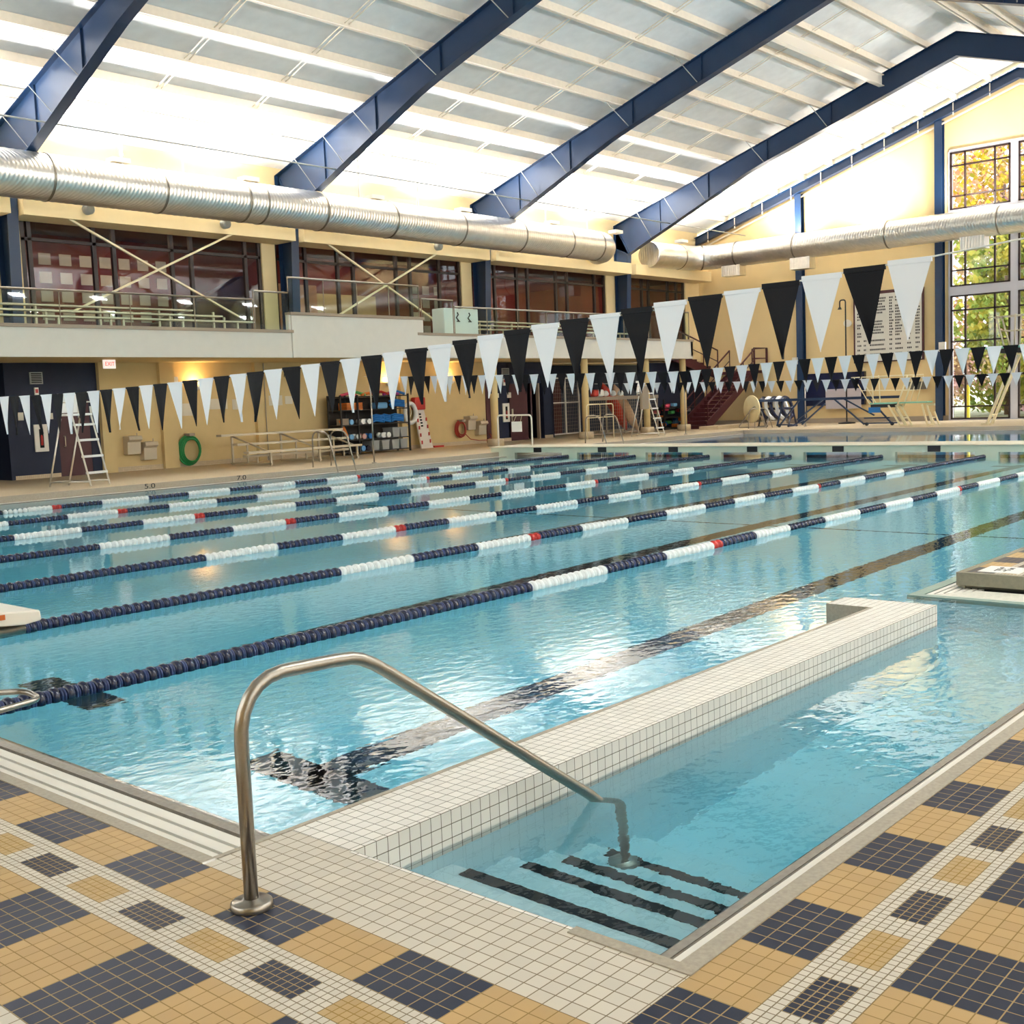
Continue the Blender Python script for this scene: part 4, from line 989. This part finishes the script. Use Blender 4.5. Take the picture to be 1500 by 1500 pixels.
for i, (x, m, l) in enumerate(((21.9, m_pk, 'pink'), (22.35, m_gn, 'green'), (22.9, m_or, 'orange'), (23.5, m_red_pl, 'red'), (24.0, mat('magenta_foam', 'a83a8a', .6), 'magenta'), (24.3, m_blue_bt, 'blue'))):
    x = rx(x)-.05; b = MB(); b.tube([(x-.35, 24.5+.02*i, 1.88), (x, 24.6, 1.93+.04*(i % 2)), (x+.3, 24.55, 1.88)], .045, 10); tag(b.build('foam_noodle', m), l+' foam noodle lying on top of the shelving rack', 'noodle', 'noodles on the rack')

# ring buoy, backboard
r_ = thing('ring_buoy', (24.95, YL-.1, 1.3), 'white ring buoy hanging right of the shelving rack', 'life ring')
P = [(24.95+.19*math.cos(a), YL-.2, 1.22+.34*math.sin(a)) for a in [2*PI*i/24 for i in range(24)]]
P = [(24.95+.25*math.cos(a), YL-.2, 1.22+.33*math.sin(a)) for a in [2*PI*i/24 for i in range(24)]]
b = MB(); b.tube(P, .075, 10, closed=True); b.build('ring', m_wh_pl, r_)
b = MB(); b.tube([(24.95+.12*math.cos(a*.9), YL-.12, 1.22+.22*math.sin(a)) for a in [2*PI*i/14 for i in range(14)]], .02, 6, closed=True); b.build('rope_coil', m_crm, r_)
r_ = thing('rescue_board', (25.55, YL-.3, 0), 'white rescue backboard with red head block leaning on the wall', 'backboard')
b = MB(); b.add([(25.2, YL-.42, .0), (25.75, YL-.42, .0), (25.62, YL-.1, 1.55), (25.18, YL-.1, 1.55), (25.2, YL-.36, .0), (25.75, YL-.36, .0), (25.62, YL-.04, 1.55), (25.18, YL-.04, 1.55)], [(0, 1, 2, 3), (7, 6, 5, 4), (0, 4, 5, 1), (2, 6, 7, 3), (1, 5, 6, 2), (3, 7, 4, 0)]); b.build('board', m_whm, r_)
b = MB(); b.box(25.15, 25.65, YL-.25, YL-.03, 1.32, 1.75); b.build('head_block', m_red_pl, r_, bevel=.04)
b = MB()
for z in (.15, .4, .65, .9): 
    yk = YL-.42+.32*z/1.55
    b.box(25.22, 25.28, yk-.012, yk, z, z+.12); b.box(25.62, 25.68, yk-.012, yk, z+.03, z+.15)
b.build('strap_slots', m_red_pl, r_)
c = MB()
for i, z in enumerate((1.2, 1.1, 1.0, .9, .8)): yk = YL-.42+.32*z/1.55; c.box(25.36, 25.46, yk-.012, yk-.002, z-.06, z+.0)
c.build('lettering', m_blue_pl, r_)
b = MB(); b.box(25.85, 26.3, 24.9, 25.1, 0, .06); tag(b.build('red_wedge', m_red_pl), 'small red foot piece lying right of the backboard', 'wedge')

# wire gate and cage under the balcony end
r_ = thing('wire_gate', (33.7, 25.9, 0), 'double wire mesh gate in a cream frame under the balcony', 'gate')
def mesh_grid(b, p, q, z0, z1, s, r):
    p = Vector(p); q = Vector(q); L = (q-p).length; n = int(L/s)
    for i in range(n+1): a = p.lerp(q, i/n); b.bar((a.x, a.y, z0), (a.x, a.y, z1), r)
    m_ = int((z1-z0)/s)
    for i in range(m_+1): z = z0+(z1-z0)*i/m_; b.bar((p.x, p.y, z), (q.x, q.y, z), r)
b = MB()
ga, gb = (33.0, 25.5), (35.3, 25.9)
for a in (0, .5, 1):
    x = ga[0]+(gb[0]-ga[0])*a; y = ga[1]+(gb[1]-ga[1])*a; b.bar((x, y, .08), (x, y, 2.35), .06)
for z in (.1, 1.35, 2.33): b.bar((ga[0], ga[1], z), (gb[0], gb[1], z), .05)
b.build('gate_frame', m_whm, r_)
b = MB(); mesh_grid(b, (ga[0], ga[1]+.02, 0), (gb[0], gb[1]+.02, 0), .12, 2.3, .14, .007); b.build('wire_mesh', m_cap, r_)
b = MB(); b.box(33, 36, 27.4, 27.5, 0, 2.3); tag(b.build('store_wall', mat('maroon_store_wall', '4a1a18', .8)), 'maroon wall seen behind the wire gate', 'wall')  # plain maroon wall behind the gate, no cupboard
r_ = thing('wire_cage', (36.5, 24.5, 0), 'low wire mesh storage cage with tan top rail behind the ladder rails', 'cage')
b = MB(); 
for x in (33.4, 34.6, 35.8, 37.0, 38.2): b.bar((x, 24.0, 0), (x, 24.0, 1.5), .05)
b.box(33.35, 38.25, 23.96, 24.04, 1.38, 1.52); b.bar((33.4, 24.0, .06), (38.2, 24.0, .06), .05); b.build('cage_frame', m_cap, r_)
b = MB(); mesh_grid(b, (33.4, 24.02, 0), (38.2, 24.02, 0), .08, 1.4, .13, .007); b.build('wire_mesh', m_cap, r_)
# gear inside and behind
m_kr = mat('kayak_red', 'b8321e', .4)
def kayak(pts, m, lab):
    b = MB(); b.tube(pts, [.03, .18, .24, .26, .22, .14, .03], 12); tag(b.build('upright_kayak', m), lab, 'board')  # kayak hull stood on end
kayak([(37.2, 24.9, 0.1), (37.1, 25.0, .4), (36.9, 25.05, .8), (36.6, 25.1, 1.2), (36.3, 25.15, 1.6), (36.1, 25.2, 1.9), (36.0, 25.2, 2.1)], m_kr, 'red kayak standing upright behind the right lifeguard chair')
kayak([(37.9, 24.8, 0.05), (37.7, 24.9, .4), (37.4, 24.95, .8), (37.1, 25.0, 1.2), (36.9, 25.05, 1.5), (36.8, 25.1, 1.8), (36.7, 25.1, 2.0)], mat('kayak_tan', 'cfae8c', .5), 'tan kayak standing upright beside the red one')
for i, (x, z, m, l) in enumerate(((33.9, 1.53, m_red_pl, 'red'), (34.25, 1.53, m_wh_pl, 'white'), (37.3, 1.53, m_cap, 'tan'))):
    b = MB(); b.box(x-.15, x+.15, 23.9, 24.15, z, z+.28); tag(b.build('gear_bag', m, bevel=.06), l+' bag sitting on the cage top rail', 'bag', 'bags on the cage')
for i in range(3):
    x = 34.6+i*.5; b = MB(); b.lathe((x, 24.0, 1.53), [(.02, 0), (.12, .03), (.13, .12), (.08, .2), (.02, .23)], 12); tag(b.build('white_helmet', m_wh_pl), 'white rounded helmet on the cage top, '+['left', 'middle', 'right'][i], 'helmet', 'helmets on the cage')
# heap of coloured gear under the stairs
for i in range(26):
    x = 38.9+random.random()*2.2; y = 24.2+random.random()*.7; z = .1+random.random()*1.0
    c = random.choice([m_blue_bt, m_wh_pl, m_gn, m_pk, m_lb, m_or, m_blk2, m_grey])
    b = MB(); b.box(x-.14, x+.14, y-.1, y+.1, z-.07, z+.07); tag(b.build('stacked_gear', c, bevel=.03), 'piece of coloured swim gear heaped under the maroon stairs', 'gear', 'gear heap under the stairs')
b = MB(); b.box(38.7, 41.3, 24.0, 25.0, 0, .08).box(38.7, 41.3, 24.0, 25.0, .5, .54).box(38.7, 41.3, 24, 25, .9, .94)
for x in (38.75, 41.25): b.box(x-.03, x+.03, 24, 24.06, 0, 1.3)
tag(b.build('gear_shelf', m_blk2), 'dark shelf under the stairs carrying heaped gear', 'shelf')

# maroon stair with landing
r_ = thing('stairs', (41, 23, 0), 'maroon steel stairs turning up to the balcony at the far corner', 'stairs')
n = 14; xa, xb = 39.2, 43.2; ya, yb = 22.2, 23.4
for i in range(n):
    x = xa+(xb-xa)*i/n; z = 2.35*(i+1)/n; b = MB(); b.box(x, x+.30, ya, yb, z-.16, z); b.build('tread', m_mar, r_)
for y in (ya-.04, yb+.02):
    b = MB(); b.prism([(xa-.1, 0), (xa+.15, 0), (xb+.1, 2.2), (xb+.1, 2.5), (xa-.1, .3)], 'y', y-.02, y+.03); b.build('stringer', m_mar, r_)
    b = MB(); b.bar((xa, y, 1.05), (xb, y, 3.35), .05)
    for i in range(5): x = xa+(xb-xa)*i/4; z = 2.35*i/4; b.bar((x, y, z), (x, y, z+1.0), .035)
    b.bar((xa, y, .6), (xb, y, 2.9), .03); b.build('hand_rail', m_mar, r_)
    b = MB(); 
b = MB(); b.box(43.2, 44.4, 22.2, 25.2, 2.30, 2.42); b.build('landing', m_mar, r_)
b = MB(); b.prism([(43.2, 2.4), (43.2, 2.1), (38.4, 3.2), (38.4, 3.65), (38.9, 3.6)], 'y', 24.0, 24.06); b.build('upper_stringer', m_mar, r_)
n = 8
for i in range(n): x = 43.2-(4.6)*(i+1)/n; z = 2.4+1.2*(i+1)/n; b = MB(); b.box(x, x+.58, 24.05, 25.2, z-.1, z); b.build('tread', m_mar, r_)
b = MB(); b.bar((43.2, 24.03, 3.4), (38.5, 24.03, 4.6), .05); b.bar((43.2, 24.03, 2.9), (38.5, 24.03, 4.1), .03)
for x in (43.2, 42.0, 40.8, 39.6): z = 2.4+(43.2-x)*.26; b.bar((x, 24.03, z), (x, 24.03, z+1.0), .04)
for p, q in (((43.2, 22.2), (44.4, 22.2)), ((44.3, 22.2), (44.3, 22.9))):
    for z in (3.4, 2.95): b.bar(p+(z,), q+(z,), .04)
    b.bar(p+(2.4,), p+(3.4,), .04); b.bar(q+(2.4,), q+(3.4,), .04)
b.build('upper_rail', m_mar, r_)
b = MB(); b.box(38.6, 43.5, 24.95, 25.25, 0, 2.9); tag(b.build('dark_screen', m_navd), 'dark panel closing the space behind the stairs', 'panel')
b = MB(); b.box(38.4, 44.2, 21.2, 22.1, 0, .14); tag(b.build('deck_plinth', m_deck), 'low pale plinth in front of the maroon stairs', 'plinth')

# ---------------------------------------------------------------- beyond the diving pool
# cream hose reel disc
r_ = thing('cover_reel', (39.3, 20.2, 0), 'large cream reel disc with metal stand at the diving pool edge', 'reel')
b = MB(); b.lathe((39.3, 20.15, .78), [(.05, -.03), (.55, -.03), (.56, 0), (.55, .03), (.05, .03)], 28, 'x'); b.v = [(39.3+(x-39.3)*math.cos(-.45)-(y-20.15)*math.sin(-.45), 20.15+(x-39.3)*math.sin(-.45)+(y-20.15)*math.cos(-.45), z) for x, y, z in b.v]; b.build('disc', mat('reel_cream', 'd8c79a', .6), r_)
b = MB(); b.tube(fillet([(39.2, 19.5, .1), (39.15, 19.9, .9), (39.2, 20.1, .8), (39.15, 20.7, .05), (39.1, 19.4, .05), (39.1, 19.3, .4)], .1), .022, 8); b.build('stand', m_steel, r_)
# lane rope reels with navy and white floats
def rope_reel(x, y, lab, R=.42):
    r2 = thing('rope_reel', (x, y, 0), lab, 'reel', 'rope reels')
    for i in range(5):
        yy2 = y-.45+i*.24
        b = MB(); b.tube([(x+R*math.cos(a), yy2+.1*math.sin(a), .78+R*math.sin(a)) for a in [2*PI*j/24 for j in range(24)]], .075, 8, closed=True); b.build('wound_rope', [m_blue_pl, m_wh_pl][i % 2], r2)
    b = MB(); b.cyl((x, y-.7, .75), (x, y+.7, .75), .05, 10); 
    for s in (-.68, .68): b.bar((x-.35, y+s, 0), (x, y+s, .8), .05); b.bar((x+.35, y+s, 0), (x, y+s, .8), .05); b.bar((x-.4, y+s, .04), (x+.4, y+s, .04), .05)
    b.build('stand', m_blue_pl, r2)
rope_reel(40.3, 19.55, 'wound navy and white lane ropes on a reel right of the cream disc')
# blue truss frame on wheels
r_ = thing('backboard_frame', (39.8, 17.2, 0), 'long dark blue steel truss frame standing at the pool end', 'frame')
b = MB(); b.bar((39.8, 20.2, 1.10), (39.8, 14.2, 1.07), .12, .10); b.build('top_beam', m_navy, r_)
b = MB()
for y0, z0, y1, z1 in ((19.3, .05, 19.0, 1.08), (19.2, .05, 18.3, 1.08), (16.8, 1.05, 15.6, .06), (16.4, 1.05, 15.2, .4), (15.4, 1.05, 14.5, .06), (18.4, .3, 17.3, 1.05), (18.2, .1, 17.2, .9), (15.6, .3, 14.6, .3), (15.6, .1, 14.3, .1), (19.3, .1, 18.6, .1), (18.6, .06, 18.0, .35)):
    b.bar((39.8, y0, z0), (39.8, y1, z1), .07, .05)
b.build('brace', m_navy, r_)
b = MB()
for y in (19.2, 15.5, 14.5): b.lathe((39.8, y, .07), [(.07, -.02), (.07, .02)], 12, 'x')
b.build('caster', m_blk2, r_)
# deck shower
r_ = thing('deck_shower', (43, 17.85, 0), 'tall thin dark shower post with hooked head by the gable wall', 'shower')
b = MB(); b.tube(fillet([(43, 17.8, 0), (43, 17.8, 5.1), (43, 18.05, 5.1), (43, 18.05, 4.8)], .1), .03, 8); b.build('pipe', m_blk2, r_)
b = MB(); b.lathe((43, 18.05, 4.72), [(.09, 0), (.04, .1)], 12); b.build('shower_head', m_blk2, r_)
b = MB(); b.lathe((43, 17.8, 0), [(.35, 0), (.35, .05), (.05, .08)], 16); b.build('base', m_blk2, r_)
# record board
r_ = thing('record_board', (44.4, 16.55, 2.6), 'large white swimming record board with dark lettering rows', 'sign')
b = MB(); b.box(44.36, 44.46, 15.08, 18.08, 2.5, 5.45); b.build('frame', m_mar, r_)
b = MB(); b.box(44.34, 44.36, 15.15, 18.0, 2.55, 5.32); pnl = b.build('panel', m_white, r_)
b = MB(); random.seed(5); z = 5.1; i = 0
while z > 2.65:
    for ya_, yb_ in ((17.9, 17.74), (17.62, 17.5), (17.35, 16.62), (16.5, 16.35), (16.25, 15.95), (15.75, 15.6), (15.4, 15.22)):
        if i < 5 and ya_ > 17.4: continue
        if random.random() < .12: continue
        y = ya_
        e = ya_-(ya_-yb_)*random.uniform(.6, 1)
        while y > e:
            w_ = random.uniform(.03, .05); b.box(44.334, 44.341, y-w_, y, z, z+.07); y -= w_+.022
    z -= .118 if z > 3.6 else .19; i += 1
b.build('lettering', m_blk2, pnl)
for y, z, lab in ((18.25, 4.2, 'round white horn speaker left of the record board'),):
    b = MB(); b.lathe((44.2, y, z), [(.16, -.1), (.14, .05), (.05, .25)], 16, 'x'); tag(b.build('horn_speaker', m_whm), lab, 'speaker')
b = MB(); b.box(44.05, 44.2, 14.1, 14.35, 2.78, 3.15); tag(b.build('wall_box', m_whm), 'small white box on the navy wall column left of the windows', 'box')
b = MB(); b.box(44.05, 44.2, 20.6, 20.8, 2.6, 2.9); tag(b.build('wall_box', m_whm), 'small white box on the navy column near the stairs', 'box')
# blue banner panels behind the truss
r_ = thing('score_panel', (44.3, 19, .7), 'dark blue and pale panel hung low on the gable wall', 'panel')
b = MB(); b.box(44.3, 44.49, 17.6, 20.3, .75, 2.15); b.build('blue_panel', m_blue_pl, r_)
b = MB(); b.box(44.27, 44.3, 17.75, 19.35, .6, 1.45); b.build('pale_panel', mat('pale_lilac_panel', 'bdb4b8', .6), r_)
b = MB(); b.box(44.3, 44.4, 14.95, 15.7, 1.3, 1.62); tag(b.build('wall_panel', mat('grey_panel', '5a5648', .6)), 'small dark grey panel on the gable below the record board', 'panel')

# ---------------------------------------------------------------- springboards
def stand(y, z, xb, lab, high=False):
    r_ = thing('diving_board', (xb, y, 0), lab, 'diving board', 'diving boards')
    b = MB(); b.box(xb-3.2, xb+1.7, y-.25, y+.25, z, z+.05); b.build('board', m_aqua, r_, bevel=.01)
    return r_
# low springboard seen from the side, running across the view
r_ = thing('low_diving_board', (39.0, 13.7, 0), 'low springboard with cream stands and mint board left of the windows', 'diving board')
b = MB(); b.box(38.75, 39.25, 12.75, 14.95, .83, .88); b.build('board', m_aqua, r_, bevel=.01)
for y0, y1 in ((14.2, 13.75), (12.95, 12.75)):
    b = MB()
    for x in (38.75, 39.2): b.bar((x, y0, .78), (x, y1, .03), .07, .05); b.bar((x, y0-.28, .78 if y0 > 14 else .5), (x, y1-.25, .03), .06, .05)
    b.bar((38.75, y1-.1, .3), (39.2, y1-.1, .3), .05); b.bar((38.75, y1, .05), (38.75, y1-.28, .05), .05); b.bar((39.2, y0, .76), (39.2, y0-.3, .76), .07); b.build('stand', m_crm, r_)
b = MB(); b.box(38.8, 39.2, 14.05, 14.9, .70, .82); b.build('fulcrum', m_blk2, r_)
b = MB(); b.box(38.72, 38.76, 14.5, 14.95, .52, .72); b.build('blue_plate', m_blue_bt, r_)
b = MB()
for x in (38.7, 39.3):
    b.tube([(x, 14.9, .85), (x, 15.5, 1.85)], .02, 8); b.tube([(x, 14.75, .85), (x, 14.8, 1.9)], .025, 8); b.tube([(x, 13.9, .6), (x, 13.45, 1.85)], .03, 8); b.tube([(x, 13.35, .9), (x, 13.1, 1.8)], .015, 8); b.cyl((x, 15.6, 1.85), (x, 13.1, 1.85), .02, 8); b.cyl((x, 15.2, 1.35), (x, 13.3, 1.3), .013, 8)
b.build('hand_rail', m_crm, r_)
r_ = thing('high_diving_board', (39.0, 10.2, 0), 'high springboard stand with slanting cream leg in front of the windows', 'diving board')
b = MB(); b.box(38.75, 39.25, 8.2, 11.3, 2.62, 2.68); b.build('board', m_aqua, r_, bevel=.01)
b = MB()
for x in (38.75, 39.25): b.bar((x, 10.65, .03), (x, 9.7, 2.45), .13, .07)
b.bar((38.75, 10.5, .35), (39.25, 10.5, .35), .05); b.bar((38.75, 9.72, 2.4), (39.25, 9.72, 2.4), .06); b.bar((38.75, 10.85, .03), (38.75, 10.5, .03), .05); b.build('leg', m_crm, r_)
b = MB(); b.box(38.7, 39.3, 8.5, 10.2, 2.44, 2.6); b.build('platform', m_blk2, r_)
b = MB()
for x in (38.7, 39.3):
    b.tube([(x, 10.05, 2.6), (x, 10.35, 3.7)], .03, 8); b.tube([(x, 9.75, 2.6), (x, 9.7, 3.75)], .03, 8); b.cyl((x, 10.6, 3.68), (x, 8.3, 3.74), .018, 8); b.cyl((x, 10.2, 3.2), (x, 8.3, 3.2), .015, 8)
b.build('hand_rail', m_alu, r_)

# ---------------------------------------------------------------- outside: autumn trees, ground
b = MB(); b.box(44.8, 95, -40, 60, -.3, -.05); tag(b.build('lawn', mat('pale_path', '8f9476', .9, noise=.2, nscale=.5)), 'pale sunlit ground outside the tall windows', 'ground')
b = MB(); b.box(45.3, 45.42, 13.6, 13.72, -.05, 1.4); tag(b.build('yellow_post', mat('yellow_post_paint', 'e8d83a', .6)), 'yellow post standing just outside the window', 'post')
sun = bpy.data.lights.new('sun', 'SUN'); sun.energy = 7; sun.angle = .02; so = bpy.data.objects.new('sun', sun); COL.objects.link(so); so.rotation_euler = (rad(40), rad(35), rad(0))
def leafmat(name, a, c):
    m = bpy.data.materials.new(name); m.use_nodes = True; nt = m.node_tree; bb = nt.nodes['Principled BSDF']; bb.inputs['Roughness'].default_value = .8
    g = nt.nodes.new('ShaderNodeNewGeometry'); n = nt.nodes.new('ShaderNodeTexNoise'); n.inputs['Scale'].default_value = .9; n.inputs['Detail'].default_value = 3
    nt.links.new(g.outputs['Position'], n.inputs['Vector']); r = nt.nodes.new('ShaderNodeValToRGB'); r.color_ramp.elements[0].position = .35; r.color_ramp.elements[1].position = .65
    r.color_ramp.elements[0].color = hexc(a); r.color_ramp.elements[1].color = hexc(c); nt.links.new(n.outputs['Fac'], r.inputs[0]); nt.links.new(r.outputs[0], bb.inputs['Base Color']); return m
lm = [leafmat('leaf_yellow', 'd8b02a', '9a9a2a'), leafmat('leaf_green', '7fa050', 'c0b850'), leafmat('leaf_rust', 'd8a088', 'e8d090'), leafmat('leaf_pale', 'e0cfa0', 'd0a8b8')]
m_bark = mat('tree_bark', '6a5648', .9, noise=.3, nscale=5)
random.seed(11)
TR = [(53, 14.5, 9, 1, 'green bushy tree just right of the first window mullions'), (55, 11, 12, 0, 'yellow tree filling the middle of the tall window'), (59, 15.5, 16, 2, 'rust coloured tree at the left of the tall window'), (60, 9, 17, 0, 'tall golden tree at the right window edge'), (64, 12.5, 22, 3, 'tallest pale pinkish tree behind the others'),
      (66, 19, 22, 3, 'tall green tree at the far left behind the window'), (56, 5, 10, 2, 'rust tree right of the photo edge'), (50.5, 12.3, 3.5, 1, 'low dark green shrub at the window foot'), (50.5, 16.2, 3.6, 3, 'pale low shrub at the left window foot'), (51, 9.6, 3.2, 0, 'low yellow shrub at the right window foot')]
for x, y, h, k, lab in TR:
    r_ = thing('autumn_tree', (x, y, 0), lab+' outside', 'tree', 'trees outside the gable windows')
    b = MB(); b.tube([(x, y, -.1), (x+.1, y, h*.3), (x-.1, y+.1, h*.7)], [h*.025, h*.018, h*.008], 8); b.build('trunk', m_bark, r_)
    b = MB(); nl = 7000 if h > 6 else 3000
    blobs = [(random.gauss(0, h*.14), random.gauss(0, h*.16), h*(.12+.8*random.random()), h*random.uniform(.10, .2)) for _ in range(16)] if h > 4 else [(random.gauss(0, .6), random.gauss(0, .8), random.uniform(.5, h*.75), .9) for _ in range(8)]
    for _ in range(nl):
        bx, by, bz, br = random.choice(blobs); v = Vector((random.gauss(0, 1), random.gauss(0, 1), random.gauss(0, 1))).normalized()*br*random.uniform(.75, 1.05)
        c = Vector((x+bx, y+by, max(.1, bz+v.z)))+Vector((v.x, v.y, 0)); s = .12 if h > 6 else .07
        u = Vector((random.gauss(0, 1), random.gauss(0, 1), random.gauss(0, 1))).normalized(); q = u.orthogonal().normalized()*s; w2 = u.cross(q)
        b.quad(c-q-w2*.6, c+q-w2*.6, c+q+w2*.6, c-q+w2*.6)
    o = b.build('foliage', lm[k], r_, fix=False)
